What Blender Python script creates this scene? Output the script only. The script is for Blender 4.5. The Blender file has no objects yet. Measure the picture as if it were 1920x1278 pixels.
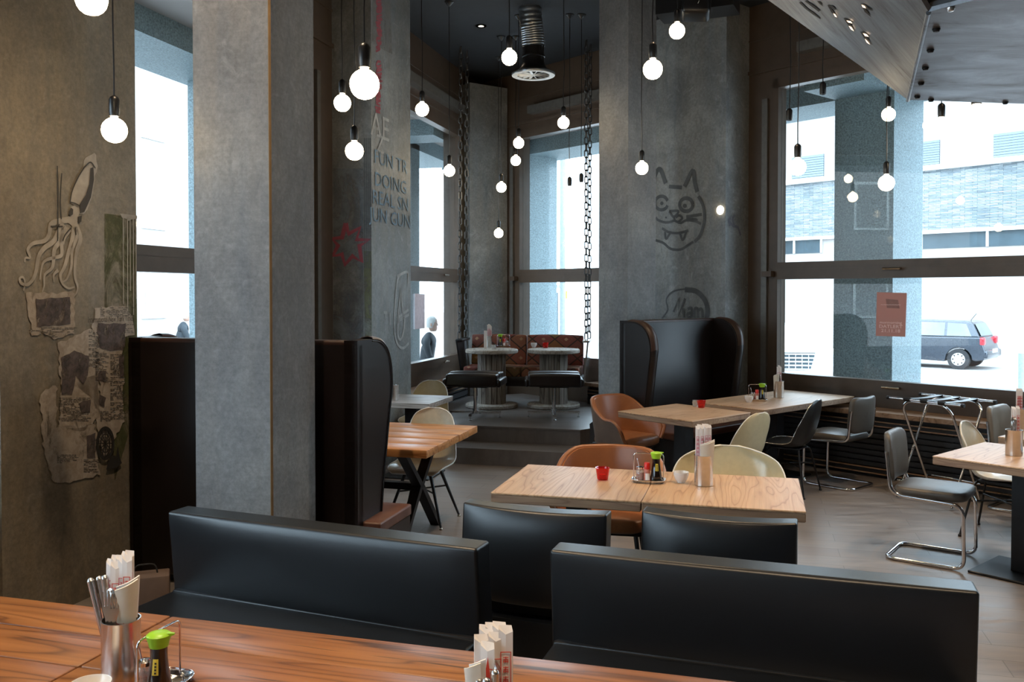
import bpy, bmesh, math, random
from mathutils import Vector, Matrix, Euler
random.seed(7)
R = math.radians
# ---------------------------------------------------------------- camera, world, lights
F = 1670.0; ZE = 1.8; TH = R(1.2); YP = 583.0
CT, ST = math.cos(TH), math.sin(TH)
sc = bpy.context.scene
COL = sc.collection
cd = bpy.data.cameras.new('camera'); cam = bpy.data.objects.new('camera', cd); COL.objects.link(cam)
cam.location = (0, 0, ZE); cam.rotation_euler = (R(90) - TH, 0, 0)
cd.sensor_width = 36.0; cd.lens = 36.0 * F / 1920.0
cd.shift_y = (YP - 639.0) / 1920.0
cd.clip_end = 300
sc.camera = cam
sc.view_settings.view_transform = 'Standard'
sc.view_settings.look = 'None'
sc.view_settings.gamma = 1.0
sc.view_settings.use_curve_mapping = False
sc.view_settings.exposure = 0.72
SKY = 6.0
w = bpy.data.worlds.new('overcast_sky'); sc.world = w; w.use_nodes = True
nt = w.node_tree; nt.nodes.clear()
wo = nt.nodes.new('ShaderNodeOutputWorld'); bg = nt.nodes.new('ShaderNodeBackground')
bg.inputs[0].default_value = (0.68, 0.86, 1.0, 1); bg.inputs[1].default_value = SKY
nt.links.new(bg.outputs[0], wo.inputs[0])
BULB = 20.0
DOWN = 34.0

def ray(x, y):
    cx = (x - 960) / F; cy = (YP - y) / F
    return Vector((cx, CT + cy * ST, -ST + cy * CT))
def G(x, y, z):
    r = ray(x, y); t = (z - ZE) / r.z
    return Vector((r.x * t, r.y * t, z))
def D(x, y, Y):
    r = ray(x, y); t = Y / r.y
    return Vector((r.x * t, Y, ZE + r.z * t))
def W(x, y, p, d):
    r = ray(x, y); n = (-d[1], d[0])
    t = (n[0] * p[0] + n[1] * p[1]) / (n[0] * r.x + n[1] * r.y)
    return Vector((r.x * t, r.y * t, ZE + r.z * t))
# plan directions: e1 into the room along the left wall, e2 across; f1 along the right facade, fn outwards
A1 = R(74.94); E1 = Vector((math.cos(A1), math.sin(A1))); E2 = Vector((E1.y, -E1.x))
AF = R(-49.24); F1 = Vector((math.cos(AF), math.sin(AF))); FN = Vector((-F1.y, F1.x))
PL = Vector((-.837, 12.83)); PF = Vector((3.33, 9.47))
H_CEIL = 5.02; GL0 = .914; BAR0 = 1.944; BAR1 = 2.13; GL1 = 4.05
STREET = -.45

# ---------------------------------------------------------------- material helpers
def newmat(name):
    m = bpy.data.materials.new(name); m.use_nodes = True
    nt = m.node_tree; b = nt.nodes['Principled BSDF']
    return m, nt, b
def N(nt, t, **kw):
    n = nt.nodes.new('ShaderNode' + t)
    for k, v in kw.items():
        if k.startswith('i_'): n.inputs[k[2:].replace('_', ' ')].default_value = v
        else: setattr(n, k, v)
    return n
def L(nt, a, b): nt.links.new(a, b)
def coords(nt, scale=(1, 1, 1), rot=(0, 0, 0), kind='Object'):
    tc = N(nt, 'TexCoord'); mp = N(nt, 'Mapping')
    mp.inputs['Scale'].default_value = scale; mp.inputs['Rotation'].default_value = rot
    L(nt, tc.outputs[kind], mp.inputs[0]); return mp.outputs[0]
def ramp(nt, src, stops):
    r = N(nt, 'ValToRGB'); e = r.color_ramp.elements
    while len(e) < len(stops): e.new(.5)
    for el, (p, c) in zip(e, stops):
        el.position = p; el.color = (*c, 1)
    L(nt, src, r.inputs[0]); return r.outputs[0]
def noise(nt, vec, scale, detail=4, rough=.55, dist=0):
    n = N(nt, 'TexNoise'); n.inputs['Scale'].default_value = scale; n.inputs['Detail'].default_value = detail
    n.inputs['Roughness'].default_value = rough; n.inputs['Distortion'].default_value = dist
    L(nt, vec, n.inputs['Vector']); return n.outputs['Fac']
def mixc(nt, fac, a, b, mode='MIX'):
    m = N(nt, 'Mix', data_type='RGBA', blend_type=mode)
    for sock, v in ((m.inputs[0], fac), (m.inputs[6], a), (m.inputs[7], b)):
        if isinstance(v, (int, float)): sock.default_value = v
        elif isinstance(v, tuple): sock.default_value = (*v, 1)
        else: L(nt, v, sock)
    return m.outputs[2]
def bump(nt, b, src, strength=.2, dist=.01):
    n = N(nt, 'Bump'); n.inputs['Strength'].default_value = strength; n.inputs['Distance'].default_value = dist
    L(nt, src, n.inputs['Height']); L(nt, n.outputs[0], b.inputs['Normal'])
def plain(name, col, rough=.5, metal=0., bmp=0., bscale=80., var=.12, coat=0., spec=None, trans=0., emit=None, es=0.):
    m, nt, b = newmat(name)
    v = coords(nt)
    n = noise(nt, v, bscale * .25, 5)
    c0 = tuple(c * (1 - var) for c in col); c1 = tuple(min(1, c * (1 + var)) for c in col)
    L(nt, ramp(nt, n, [(.3, c0), (.7, c1)]), b.inputs['Base Color'])
    b.inputs['Roughness'].default_value = rough; b.inputs['Metallic'].default_value = metal
    if coat: b.inputs['Coat Weight'].default_value = coat; b.inputs['Coat Roughness'].default_value = .15
    if spec is not None: b.inputs['Specular IOR Level'].default_value = spec
    if trans: b.inputs['Transmission Weight'].default_value = trans
    if emit: b.inputs['Emission Color'].default_value = (*emit, 1); b.inputs['Emission Strength'].default_value = es
    if bmp: bump(nt, b, noise(nt, v, bscale, 6), bmp, .004)
    return m
def concrete(name, dark, mid, light, warm, streak=1.0, board=.0):
    m, nt, b = newmat(name)
    v = coords(nt)
    vs = coords(nt, (5, 5, .55))
    big = noise(nt, v, 1.3, 5, .6, .4)
    col = ramp(nt, big, [(.25, dark), (.5, mid), (.75, light)])
    st = noise(nt, vs, 1.6, 6, .65, .3)
    col = mixc(nt, ramp(nt, st, [(.35, (0, 0, 0)), (.7, (streak * .55,) * 3)]), col, warm)
    fine = noise(nt, v, 38, 6, .7)
    col = mixc(nt, .55, col, ramp(nt, fine, [(.3, (.55, .55, .55)), (.7, (1.35, 1.35, 1.35))]), 'MULTIPLY')
    vb = coords(nt, (1.6, 1.6, 34))
    hl = noise(nt, vb, 2.2, 3, .6)
    col = mixc(nt, .10 + board, col, ramp(nt, hl, [(.3, (.72, .72, .72)), (.65, (1.15, 1.15, 1.15))]), 'MULTIPLY')
    sp = noise(nt, v, 6.5, 5, .7, 1.0)
    col = mixc(nt, ramp(nt, sp, [(.58, (0, 0, 0)), (.68, (.55, .55, .55))]), col, light)
    st2 = noise(nt, coords(nt, (3, 3, .9)), 2.2, 6, .7, 1.5)
    col = mixc(nt, ramp(nt, st2, [(.34, (.5, .5, .5)), (.45, (0, 0, 0))]), col, dark)
    pt = noise(nt, v, 2.6, 7, .75, 1.6)
    col = mixc(nt, .5, col, ramp(nt, pt, [(.35, (.68, .68, .70)), (.5, (1, 1, 1)), (.66, (1.3, 1.3, 1.28))]), 'MULTIPLY')
    L(nt, col, b.inputs['Base Color'])
    b.inputs['Roughness'].default_value = .62
    bump(nt, b, fine, .35, .006)
    return m
def wood(name, dark, mid, light, scale=1., axis='Y', rough=.45, figure=1.0, knots=False, per=True, coat=0.):
    m, nt, b = newmat(name)
    tc = N(nt, 'TexCoord'); oi = N(nt, 'ObjectInfo')
    add = N(nt, 'VectorMath', operation='ADD'); sc_ = N(nt, 'VectorMath', operation='SCALE')
    cmb = N(nt, 'CombineXYZ')
    for i in range(3): L(nt, oi.outputs['Random'], cmb.inputs[i])
    L(nt, cmb.outputs[0], sc_.inputs[0]); sc_.inputs['Scale'].default_value = 13.0 if per else 0.
    L(nt, tc.outputs['Object'], add.inputs[0]); L(nt, sc_.outputs[0], add.inputs[1])
    def mp(s):
        q = N(nt, 'Mapping'); q.inputs['Scale'].default_value = s
        L(nt, add.outputs[0], q.inputs[0]); return q.outputs[0]
    lo, hi = .55 * scale, 5.5 * scale
    a = {'X': (lo, hi, hi), 'Y': (hi, lo, hi), 'Z': (hi, hi, lo)}[axis]
    fld = noise(nt, mp(a), .9, 2.5, .45, .25 * figure)
    k = N(nt, 'Math', operation='MULTIPLY'); L(nt, fld, k.inputs[0]); k.inputs[1].default_value = 17. * figure
    fr = N(nt, 'Math', operation='FRACT'); L(nt, k.outputs[0], fr.inputs[0])
    col = ramp(nt, fr.outputs[0], [(0.0, mid), (.45, light), (.82, mid), (.94, dark), (1., mid)])
    fb = noise(nt, mp(tuple(x * (4. if x == hi else 1.) for x in a)), 3., 6, .7)
    col = mixc(nt, .6, col, ramp(nt, fb, [(.3, (.72, .68, .62)), (.65, (1.12, 1.12, 1.12))]), 'MULTIPLY')
    bg_ = noise(nt, mp(tuple(x * .35 for x in a)), 2., 3)
    col = mixc(nt, .5, col, ramp(nt, bg_, [(.3, (.7, .66, .62)), (.7, (1.2, 1.2, 1.2))]), 'MULTIPLY')
    if knots:
        cr = noise(nt, mp(tuple(x * (1.8 if x == hi else 1.) for x in a)), 1.7, 3, .8, .4)
        col = mixc(nt, ramp(nt, cr, [(.66, (0, 0, 0)), (.7, (.8, .8, .8))]), col, tuple(c * .25 for c in dark))
    L(nt, col, b.inputs['Base Color'])
    b.inputs['Roughness'].default_value = rough
    if coat: b.inputs['Coat Weight'].default_value = coat; b.inputs['Coat Roughness'].default_value = .25
    bump(nt, b, fb, .15, .003)
    return m
def leather(name, col, worn, rough=.38, amt=.5, spec=.5):
    m, nt, b = newmat(name)
    v = coords(nt)
    n = noise(nt, v, 4., 6, .65, .5)
    L(nt, ramp(nt, n, [(.4, col), (.62 + .2 * (1 - amt), tuple(c * 1.3 for c in col)), (.95, worn)]), b.inputs['Base Color'])
    b.inputs['Roughness'].default_value = rough; b.inputs['Specular IOR Level'].default_value = spec
    g = N(nt, 'TexVoronoi'); g.inputs['Scale'].default_value = 260; L(nt, v, g.inputs['Vector'])
    bump(nt, b, g.outputs['Distance'], .06, .002)
    return m

M = {}
M['concrete_warm'] = concrete('concrete_warm', (.13, .112, .086), (.19, .165, .128), (.27, .24, .19), (.235, .185, .115), 1.2)
M['concrete_cool'] = concrete('concrete_cool', (.12, .122, .124), (.165, .167, .17), (.24, .24, .238), (.20, .18, .155), .8, .12)
M['concrete_mid'] = concrete('concrete_mid', (.105, .12, .13), (.175, .19, .20), (.30, .315, .32), (.21, .19, .16), .9)
M['frame'] = plain('bronze_steel_frame', (.085, .058, .040), .38, .1, .05, 30)
M['guide'] = plain('grey_guide_rail', (.16, .15, .135), .4, .5)
M['ceiling'] = plain('charcoal_ceiling', (.014, .018, .024), .8, 0, .2, 40)
M['black_metal'] = plain('black_powder_coat', (.012, .012, .014), .4, .3)
M['black'] = plain('black_plastic', (.006, .006, .007), .35)
M['chrome'] = plain('chrome', (.78, .78, .80), .12, 1.0)
M['satin'] = plain('satin_steel', (.62, .60, .58), .26, 1.0)
M['brass'] = plain('nickel_handle', (.55, .50, .44), .25, 1.0)
M['leather_black'] = leather('black_leather', (.005, .0065, .009), (.011, .012, .014), .36, .2, .62)
M['leather_dark'] = leather('dark_brown_leather', (.008, .0045, .004), (.04, .018, .012), .33, .4, .42)
M['leather_tan_edge'] = leather('worn_leather_edge', (.035, .014, .008), (.15, .06, .03), .4, .7)
M['leather_seat'] = leather('reddish_brown_leather', (.11, .045, .028), (.24, .12, .08), .42, .8)
M['cognac'] = leather('cognac_leather', (.27, .098, .035), (.42, .19, .085), .36, .8)
M['taupe'] = leather('taupe_shell_back', (.13, .085, .062), (.20, .14, .10), .42, .8)
M['grey_vinyl'] = leather('grey_brown_vinyl', (.075, .066, .056), (.11, .10, .088), .42, .5)
M['grey_vinyl2'] = leather('tan_vinyl', (.16, .125, .09), (.2, .16, .12), .45, .5)
M['stitch'] = plain('dark_piping', (.006, .006, .008), .5)
M['cream'] = plain('cream_fibreglass', (.62, .53, .33), .28, 0, .03, 120, .05, coat=.3)
M['ivory'] = plain('ivory_fibreglass', (.70, .63, .48), .28, 0, .03, 120, .05, coat=.3)
M['white_edge'] = plain('white_edge', (.75, .74, .70), .4)
M['black_shell'] = plain('black_shell', (.012, .011, .010), .35)
M['ash'] = wood('light_ash_wood', (.34, .195, .105), (.49, .315, .19), (.54, .37, .235), 1.0, 'Y', .42, 1.0)
M['ash_edge'] = wood('ash_edge', (.20, .12, .075), (.28, .18, .12), (.34, .23, .15), 1.4, 'X', .6, .6)
M['pine'] = wood('reclaimed_pine', (.13, .045, .012), (.26, .098, .026), (.34, .138, .042), .85, 'X', .36, .8, True, coat=.15)
M['pine2'] = wood('oiled_pine', (.26, .10, .03), (.46, .20, .065), (.56, .28, .11), .9, 'X', .36, .8, coat=.15)
M['greywood'] = wood('grey_washed_wood', (.17, .14, .12), (.30, .26, .23), (.40, .36, .33), 1., 'X', .45, .8)
M['spool'] = wood('weathered_spool_wood', (.075, .062, .052), (.17, .145, .12), (.27, .24, .21), 1.2, 'Z', .7, .7)
M['spool_top'] = wood('weathered_disc_wood', (.20, .17, .14), (.30, .27, .235), (.38, .35, .31), 1.2, 'Y', .6, .6, per=True)
M['sillwood'] = wood('bench_wood', (.16, .09, .05), (.27, .165, .095), (.34, .22, .14), 1., 'X', .5, .6)
M['grille'] = plain('black_grille_slat', (.022, .022, .024), .45, .2)
M['paper'] = plain('white_paper', (.78, .74, .72), .7, 0, .05, 60, .04)
M['napkin'] = plain('cream_napkin', (.70, .64, .54), .8, 0, .2, 60, .05)
M['red_ink'] = plain('red_ink', (.62, .06, .04), .6)
M['pink_ink'] = plain('pink_ink', (.60, .16, .22), .6)
M['porcelain'] = plain('white_porcelain', (.74, .71, .68), .2, 0, 0, 40, .03, coat=.4)
M['green_cap'] = plain('lime_green_cap', (.28, .56, .02), .35)
M['soy'] = plain('dark_soy_glass', (.010, .006, .005), .08, 0, 0, 20, .05, coat=.6)
M['red_cap'] = plain('red_plastic', (.60, .02, .012), .35)
M['label_red'] = plain('shaker_label', (.42, .14, .10), .5, bscale=400, var=.6)
M['label_yellow'] = plain('yellow_label', (.62, .50, .05), .5)
M['chili'] = plain('chili_flakes', (.30, .055, .015), .5, bscale=900, var=.7)
M['granite_d'] = plain('dark_granite', (.19, .26, .285), .6, 0, .3, 240, .45)
M['granite_l'] = plain('light_granite', (.42, .50, .52), .6, 0, .3, 240, .35)
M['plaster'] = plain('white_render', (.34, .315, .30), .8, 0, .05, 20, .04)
M['asphalt'] = plain('pale_asphalt', (.36, .34, .33), .85, 0, .2, 80, .1)
M['blind'] = plain('grey_blind_slat', (.22, .26, .29), .6)
M['darkglass'] = plain('dark_window_glass', (.05, .075, .09), .1, 0, 0, 2, .5)
M['car_paint'] = plain('dark_blue_grey_paint', (.028, .036, .05), .2, .3, coat=.8)
M['car_glass'] = plain('car_glass', (.12, .17, .19), .05, 0, 0, 3, .4, coat=.8)
M['tyre'] = plain('tyre_rubber', (.02, .02, .022), .8)
M['hub'] = plain('silver_hubcap', (.7, .72, .72), .3, .3)
M['lamp_red'] = plain('red_lamp_lens', (.7, .02, .03), .15, coat=.6)
M['diffuser'] = plain('white_enamel_diffuser', (.75, .78, .80), .3)
M['duct'] = plain('galvanised_duct', (.42, .45, .48), .28, 1.0, .1, 20)
M['coat'] = plain('dark_coat', (.02, .028, .035), .8)
M['skin'] = plain('skin', (.45, .27, .2), .6)
M['hair'] = plain('grey_hair', (.5, .5, .48), .8)
M['jeans'] = plain('dark_trousers', (.03, .04, .06), .8)
M['poster'] = plain('dusty_pink_poster', (.66, .38, .33), .7, bscale=8, var=.06)
M['poster_white'] = plain('pale_poster', (.62, .52, .56), .7)
M['poster_ink'] = plain('pale_pink_ink', (.9, .72, .70), .7)
M['newsprint_dark'] = plain('newsprint_photo', (.055, .05, .052), .8, bscale=60, var=.7)
M['ink'] = plain('black_ink', (.02, .018, .016), .8)
M['paint_grey'] = plain('grey_spray_paint', (.075, .082, .088), .8, bscale=30, var=.3)
M['paint_white'] = plain('chalk_white_paint', (.36, .36, .36), .8, bscale=30, var=.3)
M['paint_blue'] = plain('faded_blue_paint', (.12, .20, .28), .8, bscale=30, var=.35)
M['paint_red'] = plain('faded_red_paint', (.32, .07, .09), .8, bscale=30, var=.3)
M['squid'] = plain('squid_pale_paint', (.36, .32, .27), .8, bscale=40, var=.25)
M['squid_dark'] = plain('squid_shade_paint', (.05, .045, .04), .8)
def patchy(name, cols, cover=.5, rough=.8, sc_=6., amax=.7):
    m, nt, b = newmat(name)
    v = coords(nt); n = noise(nt, v, sc_ * 2, 6, .7, .6); n2 = noise(nt, coords(nt, (1, 1, .6)), sc_, 6, .72, .8)
    L(nt, ramp(nt, n, [(.35, cols[0]), (.65, cols[1])]), b.inputs['Base Color']); b.inputs['Roughness'].default_value = rough
    r = ramp(nt, n2, [(.5 - cover * .22, (0, 0, 0)), (.66 - cover * .2, (amax, amax, amax))])
    L(nt, r, b.inputs['Alpha']); return m
M['patch_blue'] = patchy('worn_blue_paint', ((.14, .165, .185), (.27, .30, .33)), .55, sc_=3.)
M['patch_yellow'] = patchy('worn_yellow_paint', ((.15, .17, .09), (.24, .25, .16)), .6)
M['patch_pale'] = patchy('worn_pale_paint', ((.17, .17, .17), (.25, .25, .25)), .8)
M['patch_green'] = patchy('worn_green_paint', ((.045, .06, .012), (.11, .12, .04)), .55, sc_=7)
M['patch_torn'] = patchy('torn_newsprint', ((.27, .22, .175), (.42, .36, .30)), 1.1, sc_=9, amax=1.)
M['patch_photo'] = patchy('torn_news_photo', ((.035, .03, .03), (.13, .10, .095)), .9, sc_=11, amax=.95)
M['candle_wax'] = plain('candle_wax', (.7, .45, .3), .5)

def m_newsprint():
    m, nt, b = newmat('newsprint_text')
    v = coords(nt, (1, 1, 1))
    wv = N(nt, 'TexWave', wave_type='BANDS', bands_direction='Z'); wv.inputs['Scale'].default_value = 28
    L(nt, v, wv.inputs[0])
    brk = noise(nt, coords(nt, (90, 90, 30)), 1., 3)
    t = N(nt, 'Math', operation='MULTIPLY'); L(nt, wv.outputs['Fac'], t.inputs[0]); L(nt, brk, t.inputs[1])
    col = ramp(nt, t.outputs[0], [(.25, (.24, .20, .165)), (.42, (.12, .10, .085))])
    dirt = noise(nt, v, 5, 6, .7)
    col = mixc(nt, ramp(nt, dirt, [(.48, (0, 0, 0)), (.62, (.75, .75, .75))]), col, (.12, .085, .06))
    L(nt, col, b.inputs['Base Color']); b.inputs['Roughness'].default_value = .85
    return m
M['newsprint'] = m_newsprint()
def m_moss():
    m, nt, b = newmat('green_paint_patch')
    v = coords(nt, (3, 3, 1))
    n = noise(nt, v, 3., 6, .7)
    L(nt, ramp(nt, n, [(.3, (.05, .065, .02)), (.5, (.09, .12, .03)), (.62, (.12, .115, .075)), (.8, (.10, .14, .12))]), b.inputs['Base Color'])
    b.inputs['Roughness'].default_value = .8; return m
M['moss'] = m_moss()
def m_floor():
    m, nt, b = newmat('grey_brown_plank_floor')
    v = coords(nt, (1, 1, 1), (0, 0, R(15)))
    br = N(nt, 'TexBrick'); br.offset = .5
    br.inputs['Scale'].default_value = 1.; br.inputs['Brick Width'].default_value = 1.2; br.inputs['Row Height'].default_value = .2
    br.inputs['Mortar Size'].default_value = .0025; br.inputs['Mortar Smooth'].default_value = .2; br.inputs['Bias'].default_value = 0.
    br.inputs['Color1'].default_value = (.175, .148, .134, 1); br.inputs['Color2'].default_value = (.215, .19, .175, 1); br.inputs['Mortar'].default_value = (.10, .09, .08, 1)
    L(nt, v, br.inputs['Vector'])
    n = noise(nt, coords(nt, (1.2, 7, 1), (0, 0, R(15))), 2., 6, .65, .4)
    col = mixc(nt, .8, br.outputs['Color'], ramp(nt, n, [(.3, (.62, .62, .64)), (.7, (1.3, 1.27, 1.22))]), 'MULTIPLY')
    L(nt, col, b.inputs['Base Color'])
    L(nt, ramp(nt, n, [(.3, (.30,) * 3), (.7, (.46,) * 3)]), b.inputs['Roughness'])
    bump(nt, b, n, .12, .004)
    return m
M['floor'] = m_floor()
def m_step():
    m, nt, b = newmat('dark_plank_step')
    n = noise(nt, coords(nt, (1.2, 7, 1), (0, 0, R(15))), 2., 6, .65, .4)
    L(nt, ramp(nt, n, [(.3, (.085, .072, .064)), (.7, (.15, .13, .12))]), b.inputs['Base Color'])
    b.inputs['Roughness'].default_value = .36
    return m
M['step'] = m_step()
def m_poster():
    m, nt, b = newmat('backlit_pink_paper'); o = nt.nodes['Material Output']
    b.inputs['Base Color'].default_value = (.62, .36, .31, 1); b.inputs['Roughness'].default_value = .7
    t = N(nt, 'BsdfTranslucent'); t.inputs[0].default_value = (.60, .34, .30, 1); mx = N(nt, 'MixShader'); mx.inputs[0].default_value = .35
    L(nt, b.outputs[0], mx.inputs[1]); L(nt, t.outputs[0], mx.inputs[2]); L(nt, mx.outputs[0], o.inputs[0]); return m
M['poster'] = m_poster()
def thin_fresnel(nt, ior):
    fr = N(nt, 'Fresnel'); ge = N(nt, 'NewGeometry'); mr = N(nt, 'MapRange')
    mr.inputs['To Min'].default_value = ior; mr.inputs['To Max'].default_value = 1 / ior
    L(nt, ge.outputs['Backfacing'], mr.inputs['Value']); L(nt, mr.outputs[0], fr.inputs[0])
    return fr
def m_glass():
    m = bpy.data.materials.new('window_glass'); m.use_nodes = True; nt = m.node_tree; nt.nodes.clear()
    o = N(nt, 'OutputMaterial'); mx = N(nt, 'MixShader'); t = N(nt, 'BsdfTransparent'); g = N(nt, 'BsdfGlossy')
    t.inputs[0].default_value = (.97, .99, 1, 1); g.inputs['Roughness'].default_value = 0.; g.inputs[0].default_value = (1, 1, 1, 1)
    fr = thin_fresnel(nt, 1.45)
    L(nt, fr.outputs[0], mx.inputs[0]); L(nt, t.outputs[0], mx.inputs[1]); L(nt, g.outputs[0], mx.inputs[2]); L(nt, mx.outputs[0], o.inputs[0])
    return m
M['glass'] = m_glass()
def m_tint(name, col, rough=.03):
    m = bpy.data.materials.new(name); m.use_nodes = True; nt = m.node_tree; nt.nodes.clear()
    o = N(nt, 'OutputMaterial'); mx = N(nt, 'MixShader'); t = N(nt, 'BsdfTransparent'); g = N(nt, 'BsdfGlossy'); df = N(nt, 'BsdfDiffuse'); mx2 = N(nt, 'MixShader')
    t.inputs[0].default_value = (*col, 1); g.inputs['Roughness'].default_value = rough; df.inputs[0].default_value = (*col, 1)
    mx2.inputs[0].default_value = .22; L(nt, t.outputs[0], mx2.inputs[1]); L(nt, df.outputs[0], mx2.inputs[2])
    fr = thin_fresnel(nt, 1.5)
    L(nt, fr.outputs[0], mx.inputs[0]); L(nt, mx2.outputs[0], mx.inputs[1]); L(nt, g.outputs[0], mx.inputs[2]); L(nt, mx.outputs[0], o.inputs[0])
    return m
M['red_glass'] = m_tint('red_glass', (.85, .04, .03))
M['clear_glass'] = m_tint('clear_glass', (.85, .85, .84))
def m_emit(name, col, s):
    m, nt, b = newmat(name)
    b.inputs['Base Color'].default_value = (.9, .85, .75, 1)
    b.inputs['Emission Color'].default_value = (*col, 1); b.inputs['Emission Strength'].default_value = s
    return m
M['bulb'] = m_emit('frosted_bulb_lit', (1., .80, .52), BULB)
M['down'] = m_emit('downlight_lit', (1., .80, .6), DOWN)
M['ember'] = m_emit('socket_glow', (1., .5, .1), 1.5)
def m_steel():
    m, nt, b = newmat('scuffed_zinc_sheet')
    v = coords(nt, (1.5, 3.5, 1.5))
    n = noise(nt, v, 1.6, 7, .72, .8)
    L(nt, ramp(nt, n, [(.3, (.10, .095, .095)), (.45, (.20, .21, .23)), (.75, (.27, .29, .32))]), b.inputs['Base Color'])
    b.inputs['Metallic'].default_value = .85
    L(nt, ramp(nt, n, [(.3, (.5,) * 3), (.7, (.34,) * 3)]), b.inputs['Roughness'])
    bump(nt, b, n, .03, .003)
    return m
M['zinc'] = m_steel()
def m_kilim():
    m, nt, b = newmat('kilim_fabric')
    tc = N(nt, 'TexCoord'); sp = N(nt, 'SeparateXYZ'); L(nt, tc.outputs['Object'], sp.inputs[0])
    def mth(op, a, c=None, cl=False):
        n = N(nt, 'Math', operation=op)
        for i, v in enumerate((a, c)):
            if v is None: continue
            if isinstance(v, (int, float)): n.inputs[i].default_value = v
            else: L(nt, v, n.inputs[i])
        return n.outputs[0]
    yz = mth('ADD', sp.outputs[1], sp.outputs[2])
    u = mth('MULTIPLY', sp.outputs[0], 3.3); v = mth('MULTIPLY', yz, 3.6)
    p = mth('ADD', mth('ADD', u, v), 20.25); q = mth('ADD', mth('SUBTRACT', u, v), 20.25)
    fp = mth('FRACT', p); fq = mth('FRACT', q)
    lp = mth('MINIMUM', mth('MINIMUM', fp, mth('SUBTRACT', 1., fp)), mth('MINIMUM', fq, mth('SUBTRACT', 1., fq)))
    cb = N(nt, 'CombineXYZ'); L(nt, mth('FLOOR', p), cb.inputs[0]); L(nt, mth('FLOOR', q), cb.inputs[1])
    wn = N(nt, 'TexWhiteNoise', noise_dimensions='3D'); L(nt, cb.outputs[0], wn.inputs['Vector'])
    cell = ramp(nt, wn.outputs['Value'], [(0., (.20, .03, .02)), (.25, (.25, .11, .06)), (.45, (.16, .035, .03)), (.62, (.28, .16, .03)), (.8, (.09, .055, .04)), (.95, (.22, .06, .05))])
    dc = mth('ABSOLUTE', mth('SUBTRACT', fp, .5)); dd = mth('ABSOLUTE', mth('SUBTRACT', fq, .5)); r = mth('MAXIMUM', dc, dd)
    zig = noise(nt, coords(nt, (60, 60, 60)), 1., 2)
    rr = mth('ADD', r, mth('MULTIPLY', zig, .12))
    col = mixc(nt, ramp(nt, rr, [(.14, (1, 1, 1)), (.16, (0, 0, 0))]), cell, (.36, .22, .13))
    col = mixc(nt, ramp(nt, rr, [(.30, (0, 0, 0)), (.31, (.6, .6, .6)), (.36, (.6, .6, .6)), (.37, (0, 0, 0))]), col, (.20, .08, .05))
    col = mixc(nt, ramp(nt, lp, [(.035, (1, 1, 1)), (.05, (0, 0, 0))]), col, (.05, .028, .02))
    L(nt, col, b.inputs['Base Color']); b.inputs['Roughness'].default_value = .9
    bump(nt, b, zig, .2, .004)
    return m
M['kilim'] = m_kilim()
def m_stone():
    m, nt, b = newmat('stacked_slate_band')
    v = coords(nt)
    br = N(nt, 'TexBrick'); br.offset = .37; br.offset_frequency = 3
    br.inputs['Scale'].default_value = 1.; br.inputs['Brick Width'].default_value = .42; br.inputs['Row Height'].default_value = .045
    br.inputs['Mortar Size'].default_value = .007; br.inputs['Bias'].default_value = -.1
    br.inputs['Color1'].default_value = (.16, .19, .21, 1); br.inputs['Color2'].default_value = (.34, .36, .37, 1); br.inputs['Mortar'].default_value = (.07, .09, .10, 1)
    tc = N(nt, 'TexCoord'); sp = N(nt, 'SeparateXYZ'); cb = N(nt, 'CombineXYZ')
    L(nt, tc.outputs['Object'], sp.inputs[0]); L(nt, sp.outputs[0], cb.inputs[0]); L(nt, sp.outputs[2], cb.inputs[1]); L(nt, cb.outputs[0], br.inputs['Vector'])
    n = noise(nt, coords(nt, (2, 2, 12)), 1.5, 5, .7)
    col = mixc(nt, .7, br.outputs['Color'], ramp(nt, n, [(.3, (.5, .5, .5)), (.7, (1.4, 1.4, 1.4))]), 'MULTIPLY')
    L(nt, col, b.inputs['Base Color']); b.inputs['Roughness'].default_value = .8
    bump(nt, b, br.outputs['Fac'], .6, .04)
    return m
M['slate'] = m_stone()

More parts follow.
